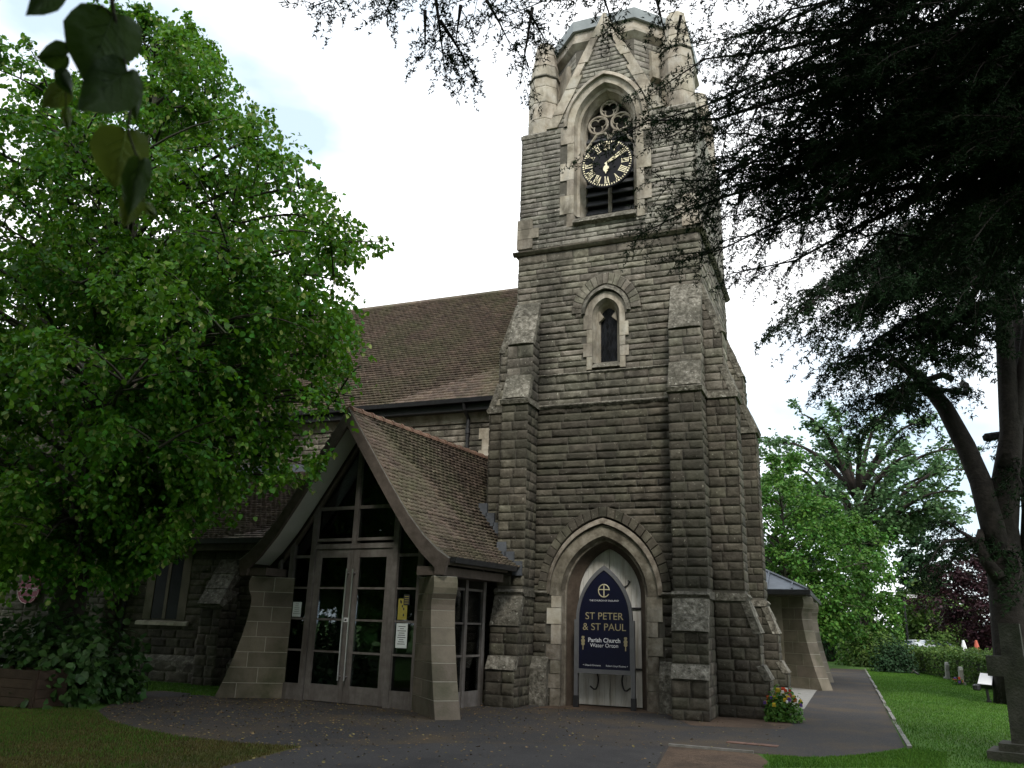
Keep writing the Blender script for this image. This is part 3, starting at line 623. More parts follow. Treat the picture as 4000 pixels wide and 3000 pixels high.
for k in range(8):
    if k != 5: (x0, y0), (x1, y1) = op_[k], op_[(k+1) % 8]; oww.add([(x0, y0, 13.85), (x1, y1, 13.85), (x1, y1, 16.3), (x0, y0, 16.3)], [(0, 1, 2, 3)])
oww.add([(*op_[5], 15.4), (*op_[6], 15.4), (*op_[6], 16.3), (*op_[5], 16.3)], [(0, 1, 2, 3)])
ob('octagon_wall', oww, M_MORTAR, tower)
octring('cornice', [(AP-.05, 16.24), (AP+.02, 16.3), (AP+.14, 16.42), (AP+.14, 16.5), (AP+.05, 16.56), (AP+.04, 16.84)], M_DRESS)
octring('parapet_capping', [(AP+.02, 16.83), (AP+.13, 16.82), (AP+.14, 17.12), (AP-.1, 17.2), (.3, 17.5)], M_COPPER)
ov = octp(Rv)
for k in (4, 6, 7):
    a, b = np.array(ov[k]), np.array(ov[(k+1) % 8]); u = (b-a)/np.linalg.norm(b-a); nrm = (u[1], -u[0])
    face_stones(tuple(a), tuple(u), nrm, courses(14.0, 16.24, .13, .19, rs), lambda z: [(0, float(np.linalg.norm(b-a)))], .3, .6, rs, dscale=.6, out=stones)
    if k in (4, 6):
        c0 = a+u*.45; c1 = a+u*1.3; nv = np.array(nrm); mb = MB()
        mb.hexa([(*(c0+nv*.16), 15.15), (*(c1+nv*.16), 15.15), (*(c1+nv*.12), 15.95), (*(c0+nv*.12), 15.95)], [(*c0, 15.1), (*c1, 15.1), (*c1, 16.0), (*c0, 16.0)]); ob('projecting_block', mb, M_DRESS, tower)
# small flank slit
mb = MB(); mb.box(TX1-.05, TX1+.07, 19.35, 19.62, 8.3, 9.1); ob('slit_window', mb, M_LEADGL, tower)
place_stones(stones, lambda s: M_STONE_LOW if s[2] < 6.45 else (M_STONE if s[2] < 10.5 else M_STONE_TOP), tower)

# ================================================================== ROOF TILES
tb = MB(); tb.add([(0, 0, .004), (1, 0, .004), (1, 1, .004), (0, 1, .004), (0, 0, 1), (.5, -.06, 1.25), (1, 0, 1), (1, 1, .5), (0, 1, .5)], [(0, 1, 6, 5, 4), (1, 2, 7, 6), (3, 0, 4, 8), (4, 5, 6, 7), (4, 7, 8)])
TILE_V = np.array(tb.v); TILE_F = [(0, 1, 6, 5, 4), (1, 2, 7, 6), (3, 0, 4, 8), (4, 5, 7), (5, 6, 7), (4, 7, 8)]
TILE_TRI = np.array([(0, 1, 6), (0, 6, 5), (0, 5, 4), (1, 2, 7), (1, 7, 6), (3, 0, 4), (3, 4, 8), (4, 5, 7), (5, 6, 7), (4, 7, 8)])
TILE_ME = np_mesh('roof_tile', TILE_V, TILE_TRI); TILE_ME.materials.append(M_TILE)
def tiles(org_fn, rows, parent, keep, limit=290, tw=.166, seed=3):
    """org_fn(row) -> (p0, along, upslope, length, gauge); tiles as parts where they show largest, the rest joined"""
    r = random.Random(seed); T = []
    for j in range(rows):
        p0, al, up, ln, g = org_fn(j); nr = np.cross(al, up); x = -(j % 2)*tw/2
        while x < ln:
            a = max(x, 0); b = min(x+tw-.004, ln)
            if b-a > .03:
                p = p0+al*a+up*r.uniform(-.006, .006); c = p+al*(b-a)/2+up*g/2
                if keep(c):
                    tl = r.uniform(.8, 1.3)
                    Mx = np.eye(4); Mx[:3, 0] = al*(b-a); Mx[:3, 1] = up*g*1.25-nr*g*.26; Mx[:3, 2] = nr*g*.30*tl; Mx[:3, 3] = p+nr*.012
                    px, py, wz = proj(c); sz = abs(np.dot(nr, (CAM-c)))/wz**3 if (0 < px < 4000 and 0 < py < 3000) else 0
                    T.append((sz, Mx))
            x += tw
    T.sort(key=lambda q: -q[0])
    for sz, Mx in T[:limit]: ob('roof_tile', TILE_ME, None, parent, basis=Matrix(Mx.tolist()))
    if len(T) > limit:
        A = np.array([q[1] for q in T[limit:]]); V = np.einsum('nij,kj->nki', A[:, :3, :3], TILE_V)+A[:, None, :3, 3]
        F = TILE_TRI[None]+np.arange(len(A))[:, None, None]*len(TILE_V)
        ob('tiling', np_mesh('tiling', V.reshape(-1, 3), F.reshape(-1, 3)), M_TILE, parent, kind='stuff')
def roof_plane(x0, x1, ye, ze, yr, zr, gauge=.1):
    sl = np.array([0, yr-ye, zr-ze]); L_ = np.linalg.norm(sl); up = sl/L_; al = np.array([1.0, 0, 0])
    return (lambda j: (np.array([x0, ye, ze])+up*gauge*j, al, up, x1-x0, gauge)), int(L_/gauge)

# ================================================================== NAVE
NY, NE, NZ = 20.5, 20.1, 7.68; RY, RZ = 24.4, 12.75
nave = thing('church_nave', 'long grey stone nave under a steep brown tiled roof beside the tower', 'nave', (-15, 24, 0))
ob('wall_core', MB().box(-26, TX0-.001, NY, 28.3, 0, 7.6), M_MORTAR, nave)
mb = MB(); mb.prism([(NE, NZ-.06), (RY, RZ-.06), (28.7, NZ-.06)], lambda a, b, t: (t, a, b), -26, TX0-.002); roof = ob('roof', mb, M_DARK, nave)
fn, rows = roof_plane(-26, TX0+.0, NE, NZ, RY, RZ, .135); tiles(fn, rows, roof, lambda c: c[0] < TX0 or c[1] > 21.86)
for k in range(42):
    x = -26+.455*k; mb = MB(); mb.tube([(x, RY, RZ-.02), (x+.44, RY, RZ-.02)], .13, 8)
    if x < TX0-.4 : ob('ridge_tile', mb, M_TILE, roof)
mb = MB(); mb.prism([(NE-.12, NZ-.12), (NE+.0, NZ-.12), (NE+.02, NZ+.0), (NE-.14, NZ+.0)], lambda a, b, t: (t, a, b), -26, TX0-.01); ob('gutter', mb, M_IRON, nave)
mb = MB(); mb.box(-26, TX0-.01, NE+.05, NY, NZ-.32, NZ-.12); ob('eaves_board', mb, M_IRON, nave)
mb = MB(); mb.prism([(NY-.12, 7.36), (NY, 7.36), (NY, 7.08), (NY-.05, 7.08)], lambda a, b, t: (t, a, b), -26, TX0-.01); ob('corbel_course', mb, M_DRESS, nave)
ns = face_stones((-17.9, NY), (1, 0), (0, -1), courses(4.2, 7.05, .15, .21, rs), lambda z: [(0, 8.75), (9.65, 10.9)] if z < 6.9 else [(0, 10.9)], .3, .7, rs, dscale=.8)
place_stones(ns, None, nave)
# clerestory window in pale stone next to the tower
cw = ob('window', MB().box(-9.05, -8.3, NY-.012, NY+.1, 5.0, 6.9), M_LEADGL, nave)
for xa in (-9.05, -8.3):
    for k in range(6):
        e = .1 if k % 2 else 0; mb = MB(); mb.box(xa-.14-(e if xa < -9 else 0), xa+.1+(e if xa > -9 else 0), NY-.05, NY+.05, 5.0+k*.316, 5.0+(k+1)*.316-.008); ob('jamb_stone', mb, M_DRESS, cw)
mb = MB(); X = -9.62; mb.tube([(X, NE-.06, NZ-.1), (X, NE+.02, NZ-.3), (X, NY-.09, NZ-.5), (X, NY-.09, 4.0)], .055, 8); mb.tube([(X, NY-.09, 6.9), (X, NY-.09, 6.75)], .075, 8); mb.tube([(X, NY-.09, 5.7), (X, NY-.09, 5.6)], .075, 8); ob('downpipe', mb, M_IRON, nave)

# ================================================================== AISLE AND TRANSEPT
AY = 17.0; XT = -18.0
aisle = thing('church_aisle', 'low stone aisle with lean-to tiled roof between lime tree and porch', 'aisle', (-14.5, 18.5, 0))
ob('wall_core', MB().box(XT, -11.0, AY, NY-.01, 0, 3.45), M_MORTAR, aisle)
mb = MB(); mb.prism([(16.78, 3.42), (NY, 5.85), (NY, 3.42)], lambda a, b, t: (t, a, b), XT, -9.6); ar = ob('roof', mb, M_DARK, aisle)
fn, rows = roof_plane(XT+.12, -9.6, 16.72, 3.47, NY, 5.9, .115); tiles(fn, rows, ar, lambda c: True, seed=5)
mb = MB(); mb.prism([(16.6, 3.36), (16.73, 3.36), (16.75, 3.48), (16.58, 3.48)], lambda a, b, t: (t, a, b), XT, -11.3); ob('gutter', mb, M_IRON, aisle)
mb = MB(); mb.box(XT, -11.3, 16.75, AY, 3.2, 3.38); ob('eaves_board', mb, M_OAKD, aisle)
mb = MB(); mb.hexa([(XT+.02, 16.7, 3.56), (XT+.16, 16.7, 3.53), (XT+.16, NY, 5.96), (XT+.02, NY, 6.02)], [(XT+.02, 16.7, 3.46), (XT+.16, 16.7, 3.46), (XT+.16, NY, 5.88), (XT+.02, NY, 5.88)]); ob('lead_flashing', mb, M_LEAD, aisle)
mb = MB(); mb.box(XT, -9.6, NY-.08, NY-.01, 5.8, 6.12); ob('lead_flashing', mb, M_LEAD, aisle)
as_ = face_stones((XT, AY), (1, 0), (0, -1), courses(.62, 3.2, .15, .22, rs), lambda z: [(0, .95), (2.25, 6.8)] if 1.36 < z < 3.06 else [(0, 6.8)], .35, .8, rs, dscale=.7)
face_stones((XT, AY-.12), (1, 0), (0, -1), courses(0, .5, .24, .26, rs), lambda z: [(0, 6.8)], .5, 1.0, rs, dscale=.7, out=as_)
mb = MB(); mb.prism([(AY-.14, .5), (AY, .64), (AY, .0), (AY-.12, 0)], lambda a, b, t: (t, a, b), XT, -11.2); ob('plinth', mb, M_WEATH, aisle)
aw = ob('window', MB().box(-16.95, -15.85, AY-.012, AY+.05, 1.5, 3.05), M_LEADGL, aisle)
for xa in (-16.97, -15.83):
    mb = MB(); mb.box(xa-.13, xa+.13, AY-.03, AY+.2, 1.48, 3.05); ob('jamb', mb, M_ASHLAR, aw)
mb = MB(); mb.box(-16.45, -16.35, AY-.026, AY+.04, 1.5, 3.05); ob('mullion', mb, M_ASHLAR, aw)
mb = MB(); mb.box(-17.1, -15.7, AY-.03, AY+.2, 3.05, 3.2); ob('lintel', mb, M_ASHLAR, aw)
mb = MB(); mb.prism([(AY-.1, 1.34), (AY-.09, 1.42), (AY+.15, 1.52), (AY+.15, 1.34)], lambda a, b, t: (t, a, b), -17.25, -15.55); ob('window_sill', mb, M_DRESS, aw)
bx0, bx1 = -14.72, -14.12; mb = MB(); mb.prism([(AY, 2.95), (AY-.62, 1.85), (AY-.62, 1.8), (AY-.56, 1.78), (AY-.56, 0), (AY, 0)], lambda a, b, t: (t, a, b), bx0, bx1); ab = ob('buttress', mb, M_MORTAR, aisle)
for k in range(3):
    z0, z1 = 2.97-.37*k, 2.97-.37*(k+1)+.012; f = lambda z: AY-(2.95-z)*.565-.05; mb = MB(); mb.hexa([(bx0-.04, f(z0), z0+.02), (bx1+.04, f(z0), z0+.02), (bx1+.04, f(z1)-.02, z1+.02), (bx0-.04, f(z1)-.02, z1+.02)], [(bx0-.04, AY, z0-.05), (bx1+.04, AY, z0-.05), (bx1+.04, f(z1)+.1, z1-.05), (bx0-.04, f(z1)+.1, z1-.05)]); ob('weathering_stone', mb, M_WEATH, ab)
face_stones((bx0-.02, AY-.56), (1, 0), (0, -1), courses(0, 1.76, .18, .26, rs), lambda z: [(0, .64)], .25, .4, rs, dscale=.7, out=as_)
for z0, z1 in courses(0, 2.7, .18, .24, rs):
    d = .56 if z1 < 1.8 else max(.02, (2.95-z1)*.55); face_stones((bx1, AY-d), (0, 1), (1, 0), [(z0, z1)], lambda z: [(0, d)], .2, .4, rs, dscale=.7, out=as_)
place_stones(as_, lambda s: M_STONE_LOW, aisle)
mb = MB(); X = -17.75; mb.tube([(X, 16.66, 3.4), (X, 16.8, 3.2), (X, 16.92, 3.1), (X, 16.92, .1)], .055, 8); ob('downpipe', mb, M_IRON, aisle)

tr = thing('church_transept', 'tall gabled stone transept standing behind the lime tree', 'transept', (-21.5, 18.5, 0))
TYF = 16.55
mb = MB(); mb.prism([(XT, 0), (XT, 5.85), (-21.5, 9.9), (-25, 5.85), (-25, 0)], lambda a, b, t: (a, t, b), TYF, 24); ob('wall_core', mb, M_MORTAR, tr)
for sd_ in (1, -1):
    sl = np.array([-21.5+sd_*3.75, 0, 5.6]); up = np.array([-21.5, 0, 9.98])-sl; L_ = np.linalg.norm(up); up /= L_; al = np.array([0, 1.0, 0])*sd_; y0 = TYF-.05 if sd_ > 0 else 24
    mb = MB(); xs = -21.5+sd_*3.75; mb.hexa([(xs, TYF-.05, 5.58), (xs, 24, 5.58), (-21.5, 24, 9.98), (-21.5, TYF-.05, 9.98)], [(xs, TYF-.05, 5.4), (xs, 24, 5.4), (-21.5, 24, 9.8), (-21.5, TYF-.05, 9.8)]); rp_ = ob('roof', mb, M_DARK, tr)
    if sd_ > 0: tiles(lambda j: (np.array([xs, y0, 5.6])+up*.1*j, al, up, 24-TYF+.05, .1), int(L_/.1), rp_, lambda c: True, limit=60, seed=8)
mb = MB(); mb.box(XT+.02, XT+.22, TYF, 20.4, 5.42, 5.60); ob('eaves_board', mb, mat('orange_fascia', [(.22, .11, .06), (.3, .16, .09)], 3, .8), tr)
ts = face_stones((-25, TYF), (1, 0), (0, -1), courses(.62, 8.8, .16, .23, rs), lambda z: [(max(0, (z-5.85)*.86), 7.03-max(0, (z-5.85)*.86))] , .35, .8, rs, dscale=.7)
face_stones((XT, TYF), (0, 1), (1, 0), courses(.2, 5.4, .16, .23, rs), lambda z: [(0, 3.9)], .3, .7, rs, dscale=.7, out=ts)
mb = MB(); mb.prism([(TYF-.14, .5), (TYF, .64), (TYF, .0), (TYF-.14, 0)], lambda a, b, t: (t, a, b), -25, XT+.03); ob('plinth', mb, M_WEATH, tr)
mb = MB()
for k in range(5): mb.box(XT-.35+.0*(k % 2), XT+.05, TYF-.07, TYF+.3+.12*(k % 2), 3.2+k*.42, 3.2+(k+1)*.42-.01)
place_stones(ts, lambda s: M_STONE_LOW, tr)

# ================================================================== ENTRANCE PORCH
PA = math.radians(-7.2); PO = (-9.50, 14.92); pc, ps_ = math.cos(PA), math.sin(PA)
def T(u, v, z): return (PO[0]+u*pc-v*ps_, PO[1]+u*ps_+v*pc, z)
porch = thing('entrance_porch', 'glazed timber church porch with steep tiled gable roof and stone piers', 'porch', T(0, 1, 0))
RU = .08; RP = [(0, 5.92), (.62, 5.08), (1.24, 4.24), (1.72, 3.62), (2.12, 3.20), (2.45, 2.93), (2.70, 2.78)]
def rz(u):
    d = abs(u-RU)
    for (a, za), (b, zb) in zip(RP, RP[1:]):
        if a <= d <= b: return za+(zb-za)*(d-a)/(b-a)
    return RP[-1][1]-(d-RP[-1][0])*.6
V0, V1 = -.65, 5.6
for sd_ in (1, -1):
    mb = MB(); top_ = [(RU+sd_*d, z) for d, z in RP]; bot = [(RU+sd_*(d-.03), z-.14) for d, z in RP]; bot[0] = (RU, RP[0][1]-.2)
    ve = V1 if sd_ < 0 else V1
    poly = top_+bot[::-1]
    if sd_ > 0:   # stops against the tower
        for (a, b) in zip(range(len(RP)-1), range(1, len(RP))):
            v_end = 5.6 if RP[b][0] < 1.5 else (2.55 if RP[b][0] < 2.0 else 1.62)
            mb.prism([top_[a], top_[b], bot[b], bot[a]], lambda p, q, t: T(p, t, q), V0+.02, v_end)
    else: mb.prism(poly, lambda p, q, t: T(p, t, q), V0+.02, 4.4)
    pr_ = ob('roof', mb, M_OAKD, porch)
    # arc-length rows
    segs = list(zip(RP, RP[1:])); tot = sum(math.dist(a, b) for a, b in segs); nrow = int(tot/.108)
    def at(s):
        for a, b in segs:
            l_ = math.dist(a, b)
            if s <= l_: q = s/l_; return a[0]+(b[0]-a[0])*q, a[1]+(b[1]-a[1])*q, (b[0]-a[0])/l_, (b[1]-a[1])/l_
            s -= l_
        a, b = segs[-1]; l_ = math.dist(a, b); return b[0], b[1], (b[0]-a[0])/l_, (b[1]-a[1])/l_
    def fnrow(j, sd_=sd_):
        s = tot-.108*j; d, z, dx, dz = at(s); up = np.array([-dx*sd_*pc, -dx*sd_*ps_, -dz]); up /= np.linalg.norm(up)
        if sd_ > 0: return np.array(T(RU+d, V0-.03, z+.0)), np.array([-ps_, pc, 0]), up, 6.3, .108
        return np.array(T(RU-d, 4.4, z+.0)), np.array([ps_, -pc, 0]), up, 4.4-V0+.03, .108
    tiles(fnrow, nrow, pr_, lambda c: not ((c[0] > -7.62 and c[1] > 17.36) or (c[0] > -7.02 and c[1] > 16.66)) and c[1] < 20.45, limit=270 if sd_ > 0 else 20, seed=12+sd_)
    # bargeboard
    pts = [(RU+sd_*d, z-.02) for d, z in RP]; low = [(RU+sd_*(d-.04 if d > 0 else 0), z-(.40 if d == 0 else .34)) for d, z in RP]; low[-1] = (RU+sd_*(2.62), 2.46); low.insert(-1, (RU+sd_*2.42, 2.46))
    mb = MB(); mb.prism(pts+low[::-1], lambda p, q, t: T(p, t, q), V0-.05, V0+.02); ob('bargeboard', mb, M_OAKD, porch)
    # verge slip of mortar and white soffit
    mb = MB(); a = [(RU+sd_*d, z+.012) for d, z in RP]; b = [(RU+sd_*d, z-.02) for d, z in RP]; mb.prism(a+b[::-1], lambda p, q, t: T(p, t, q), V0-.035, V0+.06); ob('verge', mb, M_KERB, porch)
    mb = MB(); a = [(RU+sd_*(d-.035), z-.19) for d, z in RP[1:-1]]; a[0] = (RU+sd_*.15, RP[0][1]-.42); b = [(p, q-.03) for p, q in a]; mb.prism(a+b[::-1], lambda p, q, t: T(p, t, q), V0+.03, -.05); ob('soffit', mb, M_SOFFIT, porch)
    mb = MB(); ue = RU+sd_*2.72; ve = 1.75 if sd_ > 0 else 2.0; mb.prism([(ue-.02, 2.68), (ue+sd_*.1, 2.68), (ue+sd_*.12, 2.78), (ue-.02, 2.79)], lambda p, q, t: T(p, t, q), V0+.03, ve); ob('gutter', mb, M_IRON, porch)
    mb = MB(); mb.box(*sorted((RU+sd_*1.95, RU+sd_*2.5)), V0+.04, ve, 2.46, 2.62, T); ob('eaves_beam', mb, M_OAKD, porch)
for k in range(16):
    v = V0-.03+.36*k; mb = MB(); n = 7; r = .12
    mb.prism([(RU+r*math.cos(PI*i/(n-1))*1.1, 5.84+r*math.sin(PI*i/(n-1))) for i in range(n)], lambda p, q, t: T(p, t, q), v, v+.35)
    if k % 1 == 0: mb.prism([(RU+(r+.02)*math.cos(PI*i/(n-1))*1.1, 5.84+(r+.02)*math.sin(PI*i/(n-1))) for i in range(n)], lambda p, q, t: T(p, t, q), v+.30, v+.37)
    ob('ridge_tile', mb, M_RIDGE, porch)
# lead flashing stepped up the tower
for k in range(7):
    x = -6.44-.19*k; y = 16.66 if x > -6.99 else 17.3; zt = rz(2.62-.17*k)+.0
    q = on_y(2040-20*k*1.02, 2209-38*k, y); mb = MB(); z0 = q[2]-.05
    mb.box(x-.2, x+.01, y-.03, y+.05, z0-.16, z0+.14); ob('lead_flashing', mb, M_FLASH, porch)
# glazed front
fr = []
def member(name, u0, u1, z0, z1, v0=-.06, v1=.08, m=M_OAK, parent=None):
    mb = MB(); mb.box(u0, u1, v0, v1, z0, z1, T); return ob(name, mb, m, parent or porch)
def cut(u): return rz(u)-.42
def post(u0, u1, z0, v0=-.08, v1=.10, m=M_OAK):
    mb = MB(); mb.prism([(u0, z0), (u1, z0), (u1, cut(u1)), (u0, cut(u0))], lambda p, q, t: T(p, t, q), v0, v1); ob('post', mb, m, porch)
DU = 1.02
post(-DU-.14, -DU-.01, 0); post(DU+.01, DU+.14, 0); post(-1.74, -1.62, 0); post(1.66, 1.80, 0); post(-2.06, -1.98, 2.0); post(-.055, .055, 3.12, -.075, .09)
member('transom', -DU-.008, DU+.008, 3.04, 3.14, -.07, .09); member('transom', -DU-.008, -.06, 3.86, 3.93); member('transom', .06, DU+.008, 3.86, 3.93); member('transom', -DU, DU, 3.20, 3.26, -.05, .07)
for sd_ in (-1, 1):
    mb = MB(); pts = [(RU+sd_*d, rz(RU+sd_*d)-.40) for d in (.0, .6, 1.2, 1.6, 2.0)]; low = [(p, q-.12) for p, q in pts]; mb.prism(pts+low[::-1], lambda p, q, t: T(p, t, q), -.07, .09); ob('rafter', mb, M_OAKD, porch)
    a, b = (-DU+.005, -.006) if sd_ < 0 else (.006, DU-.005)
    dl = member('door', a, a+.15, .02, 3.03, -.045, .02); member('stile', b-.15, b, .02, 3.03, -.045, .02, parent=dl)
    for z0, z1 in ((.02, .34), (.955, .995), (1.585, 1.625), (2.215, 2.255), (2.86, 3.03)): member('rail', a+.152, b-.152, z0, z1, -.042, .018, parent=dl)
    for z0, z1 in ((.34, .955), (.995, 1.585), (1.625, 2.215), (2.255, 2.86)): member('pane', a+.152, b-.152, z0, z1, -.018, -.006, M_GLASS, dl)
    hu = b-.075 if sd_ < 0 else a+.075; hb = MB(); hb.tube([T(hu, -.13, .44), T(hu, -.13, 2.62)], .017, 8)
    for z in (.52, 2.54): hb.tube([T(hu, -.13, z), T(hu, -.04, z)], .012, 6)
    ob('pull_handle', hb, M_STEEL, dl)
    # sidelights
    a, b = (-1.62, -DU-.14) if sd_ < 0 else (DU+.14, 1.66); member('rail', a, b, 0, .32); 
    for z0, z1 in ((.955, .995), (1.585, 1.625), (2.215, 2.255), (2.86, 2.92)): member('rail', a, b, z0, z1, -.04, .05)
    for z0, z1 in ((.32, .955), (.995, 1.585), (1.625, 2.215), (2.255, 2.86)): member('pane', a, b, z0, z1, -.01, .002, M_GLASS)
    mb = MB(); mb.prism([(a, 2.92), (b, 2.92), (b, cut(b)-.1), (a, max(2.93, cut(a)-.1))], lambda p, q, t: T(p, t, q), -.01, .002); ob('pane', mb, M_GLASS, porch)
    a, b = (-DU, -.06) if sd_ < 0 else (.06, DU)
    mb = MB(); mb.box(a, b, -.012, 0, 3.26, 3.86, T); ob('pane', mb, M_GLASS, porch)
    lo_, hi_ = (a, b)
    mb = MB(); mb.prism([(a, 3.93), (b, 3.93), (b, cut(b)-.05), (a, cut(a)-.05)] if cut(a) > 4 else [(a, 3.93), (b, 3.93), (b, cut(b)-.05)], lambda p, q, t: T(p, t, q), -.012, 0); ob('pane', mb, M_GLASS, porch)
    mb = MB(); u_ = -1.98 if sd_ < 0 else 1.80; w_ = .24 if sd_ < 0 else .16
    mb.prism([(u_, 2.3), (u_+w_, 2.3), (u_+w_, cut(u_+w_)-.1), (u_, max(2.32, cut(u_)-.1))], lambda p, q, t: T(p, t, q), -.012, 0); ob('pane', mb, M_GLASS, porch)
# side glazing towards the tower
for k, v in enumerate((.35, 1.02, 1.72)): mb = MB(); mb.box(2.04, 2.16, v-.05, v+.05, 0, 2.46, T); ob('post', mb, M_OAK, porch)
for v0, v1 in ((.41, .96), (1.08, 1.66)):
    for z0, z1 in ((0, .3), (.955, .995), (1.585, 1.625), (2.25, 2.3)): mb = MB(); mb.box(2.06, 2.13, v0-.009, v1+.009, z0, z1, T); ob('rail', mb, M_OAK, porch)
    for z0, z1 in ((.3, .955), (.995, 1.585), (1.625, 2.25)): mb = MB(); mb.box(2.09, 2.1, v0-.009, v1+.009, z0, z1, T); ob('pane', mb, M_GLASS, porch)
mb = MB(); mb.box(-2.0, -1.9, .1, 2.2, 0, 2.6, T); ob('side_wall', mb, M_ASHLAR, porch)
mb = MB(); mb.box(-2.1, 2.05, .12, 2.0, .004, .03, T); ob('floor', mb, M_SLAB, porch)
mb = MB(); mb.prism([(-1.9, 0), (2.0, 0), (2.0, 2.6), (RU+.9, 4.3), (RU, 5.5), (RU-.9, 4.3), (-1.9, 2.6)], lambda p, q, t: T(p, t, q), 2.0, 2.06); ob('inner_wall', mb, mat('porch_inner_wall', [(.10, .085, .07), (.15, .13, .11)], 2, .9), porch)
mb = MB(); mb.box(-.7, .7, 1.93, 1.99, .03, 2.2, T); ob('inner_door', mb, M_OAKD, porch)

def pier(root, px, py, ang, L0, thick, H, waist=.62, m=M_ASHLAR):
    """diagonal fin pier: flared foot, narrow waist, small head; runs from (px, py) outward at ang"""
    ca, sa = math.cos(ang), math.sin(ang)
    def P(a, b, z): return (px+a*ca-b*sa, py+a*sa+b*ca, z)
    def prof(z):
        q = z/H
        return L0*(waist+(1-waist)*(1-q/.82)**1.6) if q < .82 else L0*(waist+.07*math.sin((q-.82)/.18*PI*.8))
    first = None; nC = 8
    for k in range(nC):
        z0, z1 = H*k/nC, H*(k+1)/nC-.012; cuts = [0, prof(z0)*(.45 if k % 2 else .7), None]
        for j in range(2):
            a0 = 0 if j == 0 else cuts[1]+.006; zz_ = [z0+(z1-z0)*i/3 for i in range(4)]; ends = [cuts[1]-.006]*4 if j == 0 else [prof(z) for z in zz_]
            mb = MB(); prof2 = [(a0, z) for z in zz_]+[(e, z) for e, z in zip(ends[::-1], zz_[::-1])]
            mb.prism(prof2, lambda a, b, t: P(a, t, b), -thick/2, thick/2)
            o_ = ob('pier' if first is None else 'block', mb, m, root if first is None else first); first = first or o_
    mb = MB(); zz_ = [H*i/16 for i in range(17)]; mb.prism([(.01, z) for z in zz_]+[(prof(z)-.006, z) for z in zz_[::-1]], lambda a, b, t: P(a, t, b), -thick/2+.005, thick/2-.005); ob('joint', mb, M_JOINT, first)
    return first
q = T(1.72, .08, 0); pier(porch, q[0]+.1, q[1]+.05, PA-PI/4+.1, 1.62, .46, 2.44)
q = T(-1.72, .08, 0); pier(porch, q[0], q[1]+.05, PA-PI*3/4-.05, 1.36, .46, 2.44)

# notices on the porch glass (each hangs on it as a thing of its own)
def notice(name, label, u, z, w_, h, m, lines=0, v=-.026, blobs=0):
    mb = MB(); mb.box(u, u+w_, v-.004, v, z, z+h, T); o_ = ob(name, mb, m, label=label, cat='notice')
    for k in range(lines):
        l_ = rnd.uniform(.35, .8); mb = MB(); zz_ = z+h*(.86-.8*k/lines); mb.box(u+w_*(.5-l_/2), u+w_*(.5+l_/2), v-.0055, v-.0045, zz_, zz_+h*.025, T); ob('print_line', mb, M_INK, o_)
    return o_
notice('paper_notice', 'pale blue paper notice on sidelight beside left pier', -1.56, 1.64, .24, .30, M_PAPER, 6)
notice('paper_notice', 'tall pale paper notice below the yellow poster', DU+.19, .99+.12, .27, .46, M_PAPER, 9)
yp = notice('poster', 'yellow poster with black patches on porch sidelight', DU+.20, 1.64, .22, .40, M_YELLOW, 0)
for k in range(5): uu = DU+.23+rnd.uniform(0, .13); z_ = 1.68+rnd.uniform(0, .3); mb = MB(); mb.box(uu, uu+.03, -.0315, -.0305, z_, z_+.05, T); ob('print_mark', mb, M_INK, yp)
bp = notice('small_notice', 'small black notice with yellow lettering above the yellow poster', DU+.33, 1.92, .14, .2, M_INK, 0, v=-.034)
for k in range(4): mb = MB(); mb.box(DU+.35, DU+.45, -.0395, -.0385, 1.95+k*.042, 1.95+k*.042+.012, T); ob('print_line', mb, M_YELLOW, bp)
kp = notice('door_plate', 'small white plate on the meeting stile of porch doors', -.13, 1.56, .13, .09, M_WHITE, 0, v=-.05)
mb = MB(); mb.box(-.09, -.04, -.0555, -.0545, 1.58, 1.62, T); ob('print_mark', mb, M_INK, kp)

# ================================================================== VESTRY (right, behind the tower)
ves = thing('vestry', 'low pale stone vestry with hipped lead roof and curved piers beyond the tower', 'building', (-4, 31, 0))
ob('wall', MB().box(-7.5, -1.95, 28.2, 37, 0, 2.75), M_ASHLAR, ves)
pier(ves, -2.0, 28.5, -PI/4+.12, 1.55, .46, 2.72); pier(ves, -1.95, 33.2, -PI/4+.05, 1.5, .46, 2.7); pier(ves, -2.75, 28.25, -PI/2, .5, .4, 2.7, .9)
ex0, ex1, ey0, ey1, ez = -8.1, -1.15, 27.4, 37.6, 2.92
mb = MB(); mb.add([(ex0, ey0, ez), (ex1, ey0, ez), (ex1, ey1, ez), (ex0, ey1, ez), (-4.6, 30.9, 4.6), (-4.6, 34.1, 4.6), (ex0, ey0, ez-.1), (ex1, ey0, ez-.1), (ex1, ey1, ez-.1), (ex0, ey1, ez-.1)], [(0, 1, 4), (1, 2, 5, 4), (2, 3, 5), (3, 0, 4, 5), (6, 9, 8, 7), (0, 6, 7, 1), (1, 7, 8, 2), (2, 8, 9, 3), (3, 9, 6, 0)]); vr = ob('roof', mb, M_LEAD, ves)
for k in range(9):
    x = -7.6+.75*k; t = min(1, (x-ex0)/3.5 if x < -4.6 else (ex1-x)/3.45); y1 = ey0+3.5*t; z1 = ez+1.68*t; mb = MB(); mb.tube([(x, ey0, ez+.02), (x, y1, z1+.02)], .03, 5); ob('standing_seam', mb, M_LEAD, vr)
for e in ((ex1, ey0),): mb = MB(); mb.tube([(ex1, ey0, ez+.02), (-4.6, 30.9, 4.62)], .05, 6); ob('hip_roll', mb, M_LEAD, vr)
mb = MB(); mb.box(ex0, ex1+.06, ey0-.08, ey0+.02, ez-.16, ez-.02); mb.box(ex1-.02, ex1+.08, ey0+.02, ey1, ez-.16, ez-.02); ob('gutter', mb, M_IRON, ves)
